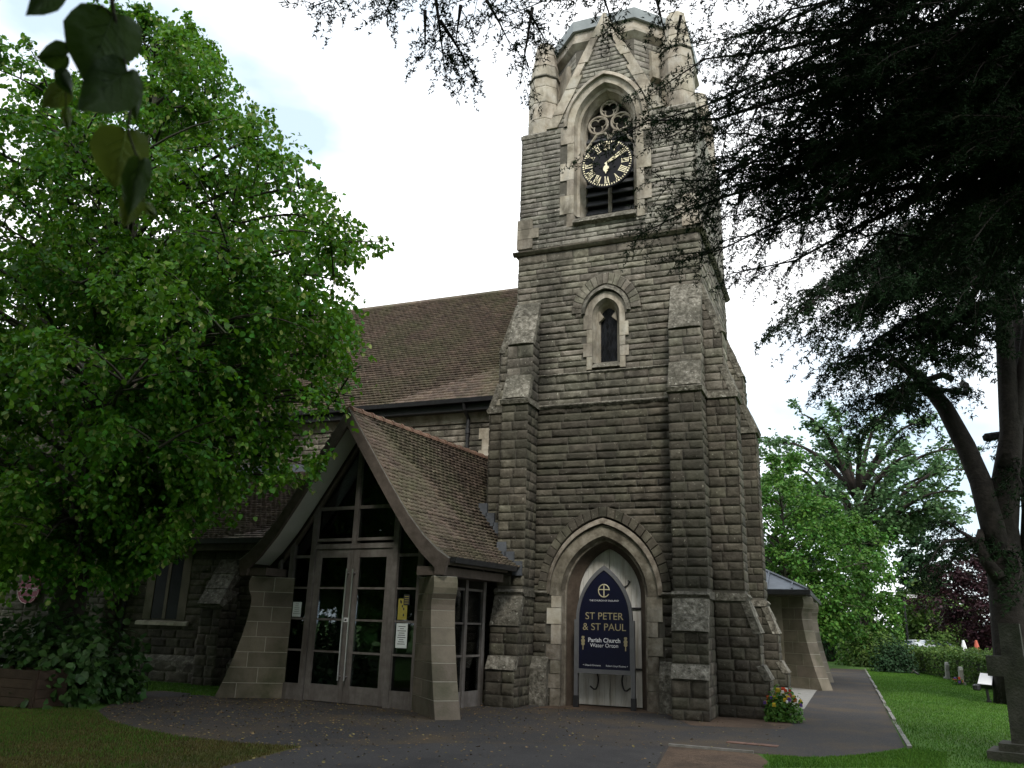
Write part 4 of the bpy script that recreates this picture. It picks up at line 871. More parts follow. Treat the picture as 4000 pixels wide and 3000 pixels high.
mb = MB(); mb.box(ex0+.1, ex1-.05, ey0+.1, 28.2, ez-.2, ez-.12); mb.box(-1.95, ex1-.05, 28.2, ey1-.1, ez-.2, ez-.12); ob('soffit', mb, M_OAKD, ves)

# ================================================================== NOTICE BOARD
def text(s, x, z, size, m, parent, y, bold=0.0, align='CENTER'):
    c = bpy.data.curves.new('lettering', 'FONT'); c.body = s; c.size = size; c.align_x = align; c.extrude = .001; c.offset = bold
    o_ = bpy.data.objects.new('lettering', c); COL.objects.link(o_)
    dg = bpy.context.evaluated_depsgraph_get(); me = bpy.data.meshes.new_from_object(o_.evaluated_get(dg)); bpy.data.objects.remove(o_)
    nv = len(me.vertices); co = np.empty(nv*3, np.float32); me.vertices.foreach_get('co', co); co = co.reshape(-1, 3)
    polys = [tuple(p.vertices) for p in me.polygons]; cen = np.array([np.mean([co[k][0] for k in p]) for p in polys]); lo_ = np.array([min(co[k][0] for k in p) for p in polys]); hi_ = np.array([max(co[k][0] for k in p) for p in polys])
    order = np.argsort(lo_); words_ = []; end = -1e9                         # one object for each word
    for k in order:
        if lo_[k]-end > size*.17: words_.append([])
        words_[-1].append(k); end = max(end, hi_[k])
    for wl in words_:
        mb = MB(); mp_ = {}
        for k in wl:
            f_ = []
            for v in polys[k]:
                if v not in mp_: mp_[v] = len(mb.v); mb.v.append(tuple(map(float, co[v])))
                f_.append(mp_[v])
            mb.f.append(tuple(f_))
        ob('lettering', mb, m, parent, basis=Matrix.Translation((x, y, z)) @ Matrix.Rotation(PI/2, 4, 'X'))
BX, BY = -4.83, TY+.02
brd = thing('notice_board', 'navy pointed-arch notice board with gold and white lettering before white doors', 'notice board', (BX, BY, 0))
ol = outline(BX, .615, 1.76, 1.13, .70); il = outline(BX, .55, 1.76, 1.03, .78)
mb = MB(); ring(mb, ol, il, BY-.03, BY-.03, BY+.04); mb.box(BX-.64, BX+.64, BY-.035, BY+.04, .68, .77); ob('frame', mb, M_GREYP, brd)
mb = MB(); mb.prism([(x, z) for x, z in outline(BX, .58, 1.76, 1.08, .74)], lambda a, b, t: (a, t, b), BY-.012, BY+.02); ob('panel', mb, M_NAVY, brd)
for sx in (-1, 1):
    o_ = ob('post', MB().box(BX+sx*.612-.04, BX+sx*.612+.04, BY-.032, BY+.042, .0, 1.76), M_GREYP, brd)
    ob('post_socket', MB().box(BX+sx*.612-.05, BX+sx*.612+.05, BY-.042, BY+.052, .0, .24), M_IRON, o_)
fy = BY-.014
mb = MB(); n = 26; mb.tube([(BX+.12*math.cos(a), fy-.004, 2.36+.13*math.sin(a)) for a in np.linspace(.1, 2*PI-.55, n)], .011, 6); mb.box(BX-.11, BX+.11, fy-.008, fy-.002, 2.375, 2.395); mb.box(BX-.012, BX+.012, fy-.0085, fy-.0015, 2.245, 2.475); ob('emblem', mb, M_GOLD, brd)
text('THE CHURCH OF ENGLAND', BX, 2.14, .05, M_WHITE, brd, fy)
M_GOLD2 = mat('dull_gold_lettering', [(.34, .29, .16), (.40, .34, .2)], 5, .6)
text('ST PETER', BX, 1.77, .205, M_GOLD2, brd, fy); text('& ST PAUL', BX, 1.55, .205, M_GOLD2, brd, fy)
text('Parish Church', BX, 1.31, .122, M_WHITE, brd, fy, .002); text('Water Orton', BX, 1.21, .11, M_WHITE, brd, fy)
text('< Church Entrance', BX-.27, .83, .05, M_WHITE, brd, fy); text('Robert Lloyd Rooms >', BX+.27, .83, .05, M_WHITE, brd, fy)
for sx in (-1, 1):
    mb = MB(); X = BX+sx*.46
    mb.box(X-.01, X+.01, fy-.004, fy-.001, 1.15, 1.42)
    for z, r in ((1.40, .028), (1.33, .04), (1.27, .034)):
        for s2 in (-1, 1): mb.prism([(X+s2*.012+r*math.cos(a)*.8, z+r*math.sin(a)) for a in np.linspace(0, 2*PI, 9)[:-1]], lambda a, b, t: (a, t, b), fy-.003-.0004*s2, fy-.001)
    ob('emblem', mb, M_GOLD2, brd)

# red round sign on the transept wall
SX, SZ, SY = on_y(112, 2315, TYF-.12)[0], 2.13, TYF-.12
sg = thing('red_sign', 'maroon rounded sign with white lettering on stone wall behind lime tree', 'sign', (SX, SY, SZ-.4))
prof = [(.40*math.cos(a), .36*math.sin(a)) for a in np.linspace(-PI*1.12, PI*.12, 22)]
prof = prof[:]+[(.37, .22), (.30, .30), (.16, .30), (.12, .36), (.07, .44), (.06, .50), (.09, .56), (-.09, .56), (-.06, .50), (-.07, .44), (-.12, .36), (-.16, .30), (-.30, .30)]
mb = MB(); mb.prism([(SX+a, SZ+b) for a, b in prof], lambda a, b, t: (a, t, b), SY-.02, SY+.02); mb.box(SX-.1, SX+.1, SY+.02, TYF+.02, SZ-.1, SZ+.1); ob('panel', mb, M_RED, sg)
mb = MB(); mb.tube([(SX+.39*math.cos(a), SY-.022, SZ+.35*math.sin(a)) for a in np.linspace(-PI*.98, -PI*.02, 20)], .008, 5); ob('border', mb, mat('pink_border', [(.6, .4, .4), (.65, .45, .45)], 3, .6), sg)
M_PINK = mat('pale_sign_lettering', [(.55, .45, .47), (.6, .5, .52)], 3, .7)
text('The Church', SX, SZ+.17, .10, M_PINK, sg, SY-.023); text('JESUS CHRIST', SX, SZ-.02, .115, M_PINK, sg, SY-.023, .002); text('Worship Him here', SX, SZ-.20, .075, M_PINK, sg, SY-.023)

# ================================================================== VEGETATION
rng = np.random.default_rng(5)
def unit(a): return a/(np.linalg.norm(a, axis=-1, keepdims=True)+1e-9)
LEAF = np.array([(0, 0, 0), (.18, .40, .07), (.62, .36, .05), (1, 0, -.06), (.62, -.36, .05), (.18, -.40, .07)])
LEAFQ = np.array([(0, 1, 2, 3), (0, 3, 4, 5)])
def leaf_mesh(name, pos, ax, nr, size):
    x = unit(ax); y = unit(np.cross(nr, x)); z = np.cross(x, y)
    V = pos[:, None]+size[:, None, None]*(LEAF[None, :, :1]*x[:, None]+LEAF[None, :, 1:2]*y[:, None]+LEAF[None, :, 2:]*z[:, None])
    F = LEAFQ[None]+np.arange(len(pos))[:, None, None]*6
    return np_mesh(name, V.reshape(-1, 3), F.reshape(-1, 4))
def bez(p0, p1, p2, n):
    t = np.linspace(0, 1, n)[:, None]; return (1-t)**2*np.array(p0)+2*t*(1-t)*np.array(p1)+t*t*np.array(p2)
def broadleaf(name, label, base, prof, trunk_r, nb, nsub, nsh, nl, size, shoot, m, seed, group=None, clip=None, ysc=(1, 1), droop=.5, trunk_top=.8, lean=(0, 0), trunk_h0=.2, cat='tree', bract=None, bark=None, rise=.35, extra=(), rlo=.55, bf=.19):
    """prof: [(z, r)] crown outline; nb boughs, nsub side branches, nsh leafy shoots, nl leaves on each"""
    g = np.random.default_rng(seed); root = thing(name, label, cat, base, group); base = np.array(base, float)
    zs = np.array([p[0] for p in prof]); rr = np.array([p[1] for p in prof]); H = zs[-1]
    wood = MB(); tp = [base+np.array([lean[0]*t+.12*math.sin(3*t+seed), lean[1]*t+.1*math.sin(2.3*t), H*trunk_top*t]) for t in np.linspace(0, 1, 8)]
    rad = [trunk_r*(1.25 if i == 0 else 1)*(1-.85*i/7) for i in range(8)]
    wood.tube(tp, rad, 10); tpa = np.array(tp)
    P0 = []; D0 = []
    for i in range(nb+len(extra)):
        az = i*2.39996+g.uniform(-.3, .3); q = (i+.5)/nb; 
        # more boughs where the crown is wide
        c = np.cumsum(rr); c = c/c[-1]; ze = float(np.interp(q, np.concatenate([[0], c]), np.concatenate([[zs[0]], zs])))
        r = float(np.interp(ze, zs, rr))*g.uniform(rlo, 1.08); dv = np.array([math.cos(az), math.sin(az)*(ysc[1] if math.sin(az) > 0 else ysc[0]), 0])
        zst = max(H*trunk_h0, min(ze-r*rise, H*trunk_top*.97)); st = np.array([np.interp(zst, tpa[:, 2], tpa[:, k]) for k in range(2)]+[zst])
        en = base+dv*r; en[2] = ze; mid = (st+en)/2; mid[2] = max(st[2], en[2])+r*.12
        if i >= nb:
            en = np.array(extra[i-nb], float); r = float(np.linalg.norm(en[:2]-base[:2])); zst = max(2.2, en[2]-1.6); st = np.array([np.interp(zst, tpa[:, 2], tpa[:, k]) for k in range(2)]+[zst]); mid = (st+en)/2; mid[2] = en[2]+1.1
        path = bez(st, mid, en, 9); kc = 9
        if clip is not None:
            kk = np.flatnonzero(~clip(path)[3:]); kc = 9 if len(kk) == 0 else max(3, 3+kk[0])
        wood.tube(path[:kc], [trunk_r*bf*(1-.88*k/8)*min(1, r/4+.3) for k in range(kc)], 6)
        for j in range(nsub):
            t = g.uniform(.22, 1.0); p = path[0]*0+np.array([np.interp(t, np.linspace(0, 1, 9), path[:, k]) for k in range(3)])
            out_ = unit(en-st+1e-6); sidev = np.array([-out_[1], out_[0], 0])*g.choice([-1, 1]); d = unit(out_*.6+sidev*g.uniform(.3, 1.2)+np.array([0, 0, g.uniform(-.35, .35)]))
            l_ = g.uniform(.5, 1)*max(.8, r*.28); e2 = p+d*l_+np.array([0, 0, -.15*l_*droop]); sp = bez(p, p+d*l_*.5+np.array([0, 0, .12*l_]), e2, 5)
            if clip is None or clip(sp).all(): wood.tube(sp, [trunk_r*.07*(1-.8*k/4) for k in range(5)], 4, cap=False)
            tt = g.uniform(.15, 1, nsh)
            for k in range(nsh):
                P0.append(np.array([np.interp(tt[k], np.linspace(0, 1, 5), sp[:, c_]) for c_ in range(3)])); D0.append(unit(d*.8+g.normal(0, .55, 3)))
    P0 = np.array(P0); D0 = np.array(D0); S = len(P0)
    s = (np.arange(nl)+.5)/nl; L_ = shoot*g.uniform(.5, 1.2, (S, 1, 1)); ss = s[None, :, None]
    pos = P0[:, None]+D0[:, None]*L_*ss+np.array([0, 0, -1.0])*droop*L_*ss**2
    tan = unit(D0[:, None]+np.array([0, 0, -2.0])*droop*ss); sg_ = np.where(np.arange(nl) % 2, 1.0, -1.0)[None, :, None]
    lat = unit(np.cross(tan, np.array([0, 0, 1.0])+g.normal(0, .15, (S, nl, 3))))*sg_
    ax = unit(tan*.5+lat*.8+np.array([0, 0, -.55*droop*1.4])+g.normal(0, .25, (S, nl, 3)))
    nr = unit(np.array([0, 0, 1.0])+g.normal(0, .55, (S, nl, 3))+lat*.25)
    pos = (pos+lat*size*.15+g.normal(0, size*.3, (S, nl, 3))).reshape(-1, 3); ax = ax.reshape(-1, 3); nr = nr.reshape(-1, 3)
    keep = np.ones(len(pos), bool) if clip is None else clip(pos)
    pos, ax, nr = pos[keep], ax[keep], nr[keep]
    ob('trunk', wood.mesh('trunk', True), bark or M_BARK, root)
    ob('crown', leaf_mesh('crown', pos, ax, nr, size*g.uniform(.65, 1.2, len(pos))), m, root)
    if bract is not None:
        k = g.choice(len(pos), len(pos)//14, replace=False); a2 = unit(np.array([0, 0, -1.0])+g.normal(0, .35, (len(k), 3)))
        me = leaf_mesh('bracts', pos[k]+np.array([0, 0, -.03]), a2, nr[k], np.full(len(k), size*.95)); v = np.empty(len(me.vertices)*3, np.float32)
        ob('bracts', me, bract, root, kind='stuff')
    return root, len(pos)
_lx, _ly = np.array([0, 300, 480, 620, 800, 1000, 1200, 1340, 1440, 1600]), np.array([2360, 2360, 2330, 2170, 2040, 1950, 1880, 1720, 1780, 1500])      # lower edge of the crown
_ry, _rx = np.array([-300, 0, 120, 330, 420, 560, 720, 850, 950, 1080, 1200, 1400, 1600, 1800, 2400]), np.array([560, 640, 760, 960, 1040, 1150, 1230, 1340, 1520, 1330, 1400, 1390, 1440, 1440, 1300])   # right edge
def lime_clip(p):
    """keeps the crown clear of the buildings and inside its outline"""
    ok = p[:, 1] < 16.2
    inporch = (p[:, 0] > -12.6) & (p[:, 1] > 13.7) & (p[:, 2] < 6.3)
    w3 = p-CAM; wz = w3@CF; px = 2000+FPX*(w3@CR)/wz; py = 1500-FPX*(w3@CU)/wz; wob = 38*np.sin(p[:, 0]*4.7+p[:, 2]*3.1)+26*np.sin(p[:, 2]*9.3+p[:, 1]*5)+rng.normal(0, 12, len(p))
    low = np.interp(px, _lx, _ly)+wob; right = np.interp(py, _ry, _rx)+wob
    gap = (((px-108)/85)**2+((py-2315)/85)**2 < 1) & (np.sin(p[:, 0]*41+p[:, 2]*67) > -.75)
    return ok & ~inporch & (p[:, 2] > .1) & (py < low) & (px < right) & ~gap
LIME_TIPS = [on_y(x, y, Y) for x, y, Y in ((1500, 945, 12), (1425, 1560, 13.2), (1400, 1250, 12.6), (1390, 1420, 13), (1230, 1830, 13.3), (1000, 1900, 13.4), (1330, 1080, 12), (1140, 540, 12.4), (1240, 740, 12.2), (1380, 1180, 11.6), (1080, 1750, 12.5), (800, 1950, 12.4), (1300, 1600, 12.6), (950, 380, 12.6), (760, 200, 12.8), (1120, 900, 11), (900, 1300, 9.5), (700, 900, 9.5), (500, 1500, 9), (300, 1100, 9), (620, 1750, 10), (250, 600, 10.5), (1000, 1100, 10.5))]
ltree, nleaf = broadleaf('lime_tree', 'large spreading lime tree with bright leaves in front of church porch', (-15.15, 12.9, 0),
    [(2.4, 3.6), (3.6, 5.4), (5.2, 6.3), (7, 6.7), (8.6, 6.9), (10, 5.9), (11.5, 5.0), (13, 3.8), (14.6, 2.3), (16.0, .9)], .36, 92, 11, 8, 19, .106, .85, M_LIME, 21, extra=LIME_TIPS, rlo=.62, clip=lime_clip, ysc=(.85, .5), droop=.75, bract=M_BRACT, trunk_top=.9, rise=.3)
# sucker growth at the foot of the lime
def shrub(name, label, c, rx, ry, h, n, size, m, seed, cat='shrub', group=None, stems=14, flat=1.0):
    g = np.random.default_rng(seed); root = thing(name, label, cat, (c[0], c[1], 0), group)
    a = g.uniform(0, 2*PI, n); q = g.uniform(0, 1, n)**.45; el = np.arccos(g.uniform(0, 1, n)); lump = 1+.16*np.sin(a*3+seed)+.12*np.sin(a*5+el*4)
    d = np.stack([np.cos(a)*np.sin(el), np.sin(a)*np.sin(el), np.cos(el)], 1); p = d*q[:, None]*lump[:, None]*np.array([rx, ry, h])+np.array([c[0], c[1], .04])
    ax = unit(d*.5+g.normal(0, .5, (n, 3))+np.array([0, 0, -.45])); nr = unit(d+g.normal(0, .5, (n, 3))+np.array([0, 0, .6]))
    ob('foliage', leaf_mesh('foliage', p, ax, nr, size*g.uniform(.6, 1.25, n)), m, root)
    st = MB()
    for k in range(stems):
        t = g.uniform(0, 2*PI); r_ = g.uniform(.3, .85); st.tube([(c[0]+.1*math.cos(t), c[1]+.1*math.sin(t), 0), (c[0]+rx*r_*.5*math.cos(t), c[1]+ry*r_*.5*math.sin(t), h*.45), (c[0]+rx*r_*math.cos(t), c[1]+ry*r_*math.sin(t), h*.8*(1-r_*.4))], [.016, .012, .006], 5)
    ob('stem', st, M_BARK, root); return root
shrub('leafy_shrub', 'dark leafy shrub growing round the foot of lime trunk', (-14.25, 12.1), 2.0, 1.4, 1.55, 5200, .15, mat('shrub_leaf', [(.026, .075, .016), (.05, .12, .024)], 1, .5, var=.35, hue=.015, transl=.25, spec=.4), 4)

# ---------------------------------------------------------------- cedars
def cedar(name, label, trunks, limbs, seed, needle=.052, ter_gap=.12, ter_len=.5, tuft_gap=.022, sec_gap=.22, sec_mul=1.0, nper=4, base=None):
    """trunks: [(points, radii)]; limbs: [(points, r0, side branch length)]: flat plates of side branches, branchlets and needle tufts"""
    g = np.random.default_rng(seed); root = thing(name, label, 'tree', base); wood = MB(); TP = []; TD = []; TL = []
    for pts, rad in trunks: wood.tube(pts, rad, 14)
    for pts, r0, sl in limbs:
        pts = np.array(pts); seg = np.linalg.norm(np.diff(pts, axis=0), axis=1); cum = np.concatenate([[0], np.cumsum(seg)]); L_ = cum[-1]
        f = lambda s: np.array([np.interp(s, cum, pts[:, k]) for k in range(3)])
        wood.tube(pts, [r0*max(0, 1-c/L_)**1.4+.006 for c in cum], 6)
        s = L_*.08; side = 1
        while s < L_:
            p = f(s); t = unit(f(min(L_, s+.2))-f(max(0, s-.2))); lat = unit(np.cross(t, (0, 0, 1.0)))*side; side = -side
            q = s/L_; l_ = sec_mul*sl*(.3+.8*math.sin(PI*min(1, .15+q*.85))**.8)*g.uniform(.35, 1.25)
            d = unit(lat*g.uniform(.4, 1.0)+t*g.uniform(.3, 1.0)+np.array([0, 0, g.uniform(-.4, .25)])); e = p+d*l_+g.normal(0, .08*l_, 3); e[2] -= l_*g.uniform(.05, .3)
            sp = bez(p, p+d*l_*.5+np.array([0, 0, .10*l_])+g.normal(0, .06*l_, 3), e, 6); wood.tube(sp, [.013*(1-.16*k)*min(1, l_)+.003 for k in range(6)], 4, cap=False)
            n = max(3, int(l_/ter_gap)); k = np.arange(n); tt = np.clip((k+g.uniform(.2, 1, n))/n, 0, 1); sd2 = np.where(k % 2, 1.0, -1.0)
            pp = np.stack([np.interp(tt, np.linspace(0, 1, 6), sp[:, c_]) for c_ in range(3)], 1)
            tl = unit(e-p); la = unit(np.cross(tl, (0, 0, 1.0)))
            dd_ = unit(la[None]*sd2[:, None]*g.uniform(.2, 1, (n, 1))+tl[None]*g.uniform(.3, 1, (n, 1))+g.normal(0, .3, (n, 3))+np.array([0, 0, -.22]))
            TP.append(pp); TD.append(dd_); TL.append(ter_len*g.uniform(.3, 1.1, n)*(1.2-.5*tt)*min(1, .4+l_*.6))
            TP.append(sp[-1:]); TD.append((tl+np.array([0, 0, -.25]))[None]); TL.append(np.array([ter_len*.6]))
            s += sec_gap*g.uniform(.4, 1.6)
    P = np.concatenate(TP); D = unit(np.concatenate(TD)); Ln = np.concatenate(TL)
    w3 = P-CAM; wz = w3@CF; px = 2000+FPX*(w3@CR)/np.maximum(wz, .1); py = 1500-FPX*(w3@CU)/np.maximum(wz, .1)
    seen = (wz > 0) & (px > -600) & (px < 4600) & (py > -600) & (py < 3600); k = seen | (g.uniform(0, 1, len(P)) < .3); P, D, Ln = P[k], D[k], Ln[k]
    n = len(P); a = unit(np.cross(D, np.array([.3, .2, 1.0]))); b = np.cross(D, a); w_ = .0035; dr = np.array([0, 0, -.16])*Ln[:, None]
    V = np.stack([P+a*w_, P-a*w_*.5+b*w_*.9, P-a*w_*.5-b*w_*.9, P+D*Ln[:, None]+dr], 1); F = np.array([(0, 1, 3), (1, 2, 3), (2, 0, 3)])[None]+np.arange(n)[:, None, None]*4
    ob('twigs', np_mesh('twigs', V.reshape(-1, 3), F.reshape(-1, 3)), M_BARK, root, kind='stuff')
    cnt = np.maximum(3, (Ln/tuft_gap).astype(int)); idx = np.repeat(np.arange(n), cnt); within = np.concatenate([np.arange(c)+.7 for c in cnt])/cnt[idx]
    C = P[idx]+D[idx]*(Ln[idx]*within)[:, None]+dr[idx]*(within**2)[:, None]; m_ = len(C); C = C+g.normal(0, needle*.55, (m_, 3))*(1.15-.75*within)[:, None]
    dirs = unit(g.normal(0, 1, (m_, nper, 3))+D[idx][:, None]*.7+np.array([0, 0, .25])); wv = unit(np.cross(dirs, g.normal(0, 1, (m_, nper, 3)))); ln = needle*g.uniform(.7, 1.25, (m_, nper, 1)); bw = needle*.15
    V = np.stack([C[:, None]+wv*bw, C[:, None]-wv*bw, C[:, None]+dirs*ln], 2); F = np.arange(m_*nper*3).reshape(-1, 3)
    ob('trunk', wood.mesh('trunk', True), mat('cedar_bark', [(.011, .009, .0085), (.028, .024, .021)], 5, .95, .9, 12), root)
    ob('foliage', np_mesh('foliage', V.reshape(-1, 3), F), M_CEDAR, root); return root, m_*nper
def limb_to(S, tip, rise=.5, dr=.5, n=9):
    S = np.array(S); tip = np.array(tip); m_ = (S+tip)/2; L_ = np.linalg.norm(tip-S); m_[2] = max(S[2], tip[2])*.5+(S[2]+tip[2])*.25+rise*L_*.1
    p = bez(S, m_, tip, n); p[:, 2] -= dr*np.linspace(0, 1, n)**4*.6; p[1:-1] += rng.normal(0, .03*L_**.5, (n-2, 3))+np.sin(np.linspace(.5, rng.uniform(4, 8), n-2))[:, None]*rng.normal(0, .22, 3); return p
# nearer cedar: trunk beside the path, just outside the picture on the right
BTX, BTY = 5.6, 9.6
LB = []
TIPS_B = [ # tip pixel, distance, secondary length
 ((2265, 575), 11.5, .3), ((2420, 450), 11.2, .36), ((2500, 330), 10.8, .4), ((2480, 860), 12, .6), ((2640, 960), 12.2, .8), ((2700, 700), 11, 1.1), ((2560, 640), 11.6, 1.0),
 ((2760, 360), 10.2, .6), ((2850, 560), 10.6, 1.2), ((2700, 110), 9.4, .45), ((2860, 150), 9.5, 1.0), ((3050, 60), 9.2, 1.2), ((3150, 330), 9.8, 1.3), ((3000, 760), 11, 1.2), ((3100, 480), 10.2, 1.3), ((3300, 200), 9.2, 1.3), ((3450, 450), 9.6, 1.4), ((3350, 650), 10, 1.4), ((3600, 250), 9, 1.3), ((3550, 700), 9.8, 1.4), ((3800, 450), 9, 1.4),
 ((2600, 480), 11.2, .6), ((2740, 520), 10.8, 1.1), ((2620, 760), 11.8, .9), ((2780, 820), 12, 1.0), ((2950, 620), 10.6, 1.3), ((3080, 250), 9.6, 1.1), ((2820, 60), 9.3, .8), ((3250, 560), 10, 1.4), ((3420, 300), 9.3, 1.3), ((3700, 800), 9.6, 1.4), ((3900, 700), 9.2, 1.4), ((3850, 150), 8.8, 1.3), ((2900, 880), 12.5, .8), ((2820, 1010), 12.8, .7), ((3200, 900), 11.5, 1.0)]
for (px, py), d, sl in TIPS_B:
    tip = at_d(px, py, d); z0 = min(14, max(5.0, tip[2]+rng.uniform(-1.3, .3))); LB.append((limb_to((BTX, BTY, z0), tip, rise=rng.uniform(.2, .9)), .12, sl))
# boughs passing overhead with sprays that hang into the top of the picture
for (px, py), d, sl in [((1230, -60), 8.0, .4), ((1500, -130), 8.2, .45), ((1760, -60), 8.6, .5), ((1980, -10), 9.0, .36), ((2300, -160), 9.2, .36)]:
    tip = at_d(px, py, d); LB.append((limb_to((BTX, BTY, tip[2]+rng.uniform(-.5, .5)), tip, rise=.6), .11, sl))
def spray(px0, px1, d, sl=.35):
    a, b = at_d(*px0, d), at_d(*px1, d+.15); p = bez(a, (a+b)/2+np.array([0, 0, .05]), b, 6); LB.append((p, .02, sl))
for a, b, d in [((1560, -40), (1500, 60), 8.1), ((1700, -20), (1740, 300), 8.5), ((1800, 20), (1780, 170), 8.5), ((1720, 80), (1870, 330), 8.5), ((1900, 0), (1990, 170), 8.8), ((2060, 40), (2140, 180), 9.0), ((2080, 30), (2030, 340), 9.0), ((1660, 40), (1660, 220), 8.5), ((2340, -60), (2400, 120), 9.3), ((2560, -20), (2600, 150), 9.5), ((1250, -60), (1330, 30), 8.0), ((2660, 60), (2640, 180), 9.6)]: spray(a, b, d, .24 if b[1] > 200 else .2)
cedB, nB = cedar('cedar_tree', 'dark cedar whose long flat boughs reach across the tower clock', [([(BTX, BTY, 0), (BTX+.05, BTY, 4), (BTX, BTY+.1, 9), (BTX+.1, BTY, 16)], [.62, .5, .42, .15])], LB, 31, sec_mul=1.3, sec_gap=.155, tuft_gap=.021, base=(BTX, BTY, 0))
# further cedar standing on the lawn
AX, AYC = 4.0, 26.0
def ay(px, py, y=25.6): return tuple(on_y(px, py, y))
TRA = [([(AX, AYC, 0), (AX-.02, AYC, 1.2), (AX+.02, AYC, 3), (AX+.05, AYC, 4.6), ay(3950, 1700), ay(3930, 1400), ay(3900, 900)], [.68, .52, .47, .43, .28, .24, .14]),
       ([(AX-.05, AYC, 3.6), ay(3875, 2050), ay(3830, 1880), ay(3770, 1740), ay(3690, 1590), ay(3600, 1480), ay(3480, 1400)], [.36, .3, .28, .26, .23, .17, .1]),
       ([ay(3925, 1830), ay(3960, 1700), ay(3990, 1500), ay(4020, 1200)], [.24, .2, .17, .1]), ([(AX+.4, AYC, 2), (AX+.9, AYC, 5), (AX+1.3, AYC+.2, 12)], [.3, .3, .15]),
       ([ay(3905, 2260), ay(3850, 2190), ay(3825, 2120), ay(3835, 2070)], [.2, .15, .13, .1])]
LA = []
for (px, py), y, sl, (sx, sz) in [((2990, 1262), 20, 1.1, (3750, 1000)), ((3120, 1160), 21, .5, (3800, 950)), ((3180, 1330), 21, 1.3, (3750, 1100)), ((3240, 1480), 22, 1.3, (3700, 1250)), ((3330, 1610), 23, .9, (3720, 1480)), ((3420, 1600), 22, 1.5, (3800, 1350)), ((3520, 1640), 23, .6, (3760, 1500)), ((3350, 1200), 22, 1.7, (3850, 1000)), ((3500, 1000), 22, 1.7, (3900, 850)), ((3450, 1450), 22, 1.7, (3800, 1250)),
    ((3650, 1250), 23, 1.7, (3900, 1000)), ((3750, 1350), 22, 1.2, (3950, 1200)), ((3990, 1250), 22, 1.6, (3980, 1000)), ((3540, 2190), 25, .4, (3880, 2120)), ((3600, 2240), 25, .4, (3880, 2150)), ((3660, 2090), 26, .4, (3880, 2050)), ((3990, 1950), 25, .7, (3950, 1750)), ((3970, 2300), 24.5, .45, (3960, 2100)), ((3400, 1080), 20, 1.5, (3850, 900)), ((3250, 1080), 21, 1.2, (3800, 900)), ((3700, 1000), 21, 1.7, (3950, 800)), ((3850, 1150), 21, 1.7, (4000, 900))]:
    LA.append((limb_to(ay(sx, sz, 25.8), on_y(px, py, y), rise=.5), .1, sl))
for k in range(10):
    az = k*.63+.2; zz_ = rng.uniform(5, 14); S = (AX, AYC, zz_); 
    if math.cos(az) > .25 and zz_ > 7: LA.append((limb_to(S, (AX+8*math.cos(az), AYC+8*math.sin(az), zz_+.6)), .12, 1.8))
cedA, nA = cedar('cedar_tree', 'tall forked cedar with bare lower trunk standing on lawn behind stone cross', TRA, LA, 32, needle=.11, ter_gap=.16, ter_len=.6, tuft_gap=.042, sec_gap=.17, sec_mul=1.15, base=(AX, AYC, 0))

# ---------------------------------------------------------------- trees beyond the church
far = 'trees beyond the churchyard'
broadleaf('broadleaf_tree', 'dense mid-green tree rising behind the low vestry', (-2.9, 46, 0), [(2.0, 3.2), (3.2, 4.6), (5, 5.3), (7, 4.9), (8.8, 3.6), (10.2, 1.6), (10.8, .5)], .3, 64, 8, 7, 9, .18, .8, M_TREE1, 41, far, droop=.5)
broadleaf('old_tree', 'tall open tree with bare twisting limbs and pale blue-green leaves', (1.0, 60, 0), [(8.4, 4.5), (9.4, 8.0), (11, 8.6), (13, 8.0), (15, 5.5), (16.6, 3), (17.4, .8)], .72, 44, 8, 8, 10, .24, 1.0, M_TREE2, 42, far, bf=.3, trunk_h0=.36, trunk_top=.62, rise=.65, droop=.3, bark=mat('dark_bark', [(.02, .016, .014), (.05, .04, .034)], 4, .95, .6, 8))
broadleaf('ivy_column', 'upright bright green ivy-clad stem below the old tree', (.75, 52, 0), [(.3, 1.3), (2, 1.6), (4, 1.5), (6, 1.1), (7.6, .5), (8.1, .2)], .25, 50, 7, 6, 9, .15, .6, M_TREE1, 43, far, droop=.9)
broadleaf('conifer', 'dark pointed conifer beyond the street lamp', (6.2, 84, 0), [(.5, 3.4), (3, 3.3), (6, 2.7), (9, 1.9), (11.4, .8), (12.4, .2)], .3, 70, 6, 5, 7, .34, .7, M_TREE3, 44, far, droop=.6)
broadleaf('copper_beech', 'rounded dark purple copper beech over the hedge', (8.4, 58, 0), [(.9, 2.6), (2, 3.8), (3.6, 4.3), (5, 4.0), (6, 3.0), (6.8, 1.5), (7.2, .5)], .3, 60, 8, 7, 9, .17, .7, M_PURPLE, 45, far, droop=.3)
broadleaf('small_tree', 'small light green tree between lamp and copper beech', (5.6, 68, 0), [(.6, 1.8), (1.8, 2.9), (3.2, 3.0), (4.6, 2.2), (5.4, .8)], .2, 34, 7, 5, 8, .26, .7, M_HEDGE, 46, far)
broadleaf('broad_tree', 'broad green tree closing the view behind the vestry roof', (-6.5, 70, 0), [(.6, 4.5), (3, 6.5), (6, 6.5), (8, 5), (9.6, 2)], .4, 50, 8, 5, 8, .4, 1.1, M_TREE3, 47, far)
shrub('flowering_bush', 'bush with yellow flowers beside the street lamp', (4.75, 56), 1.5, 1.3, 2.0, 1800, .16, M_HEDGE, 9)
shrub('round_bush', 'dark green round bush at the end of the lawn hedge', (1.75, 44.0), .95, .9, 1.5, 2600, .11, M_TREE3, 10)
shrub('end_bush', 'broad bush where the hedge meets the dark hedge', (1.3, 50.5), 1.8, 1.2, 1.9, 3000, .14, M_HEDGE, 11)
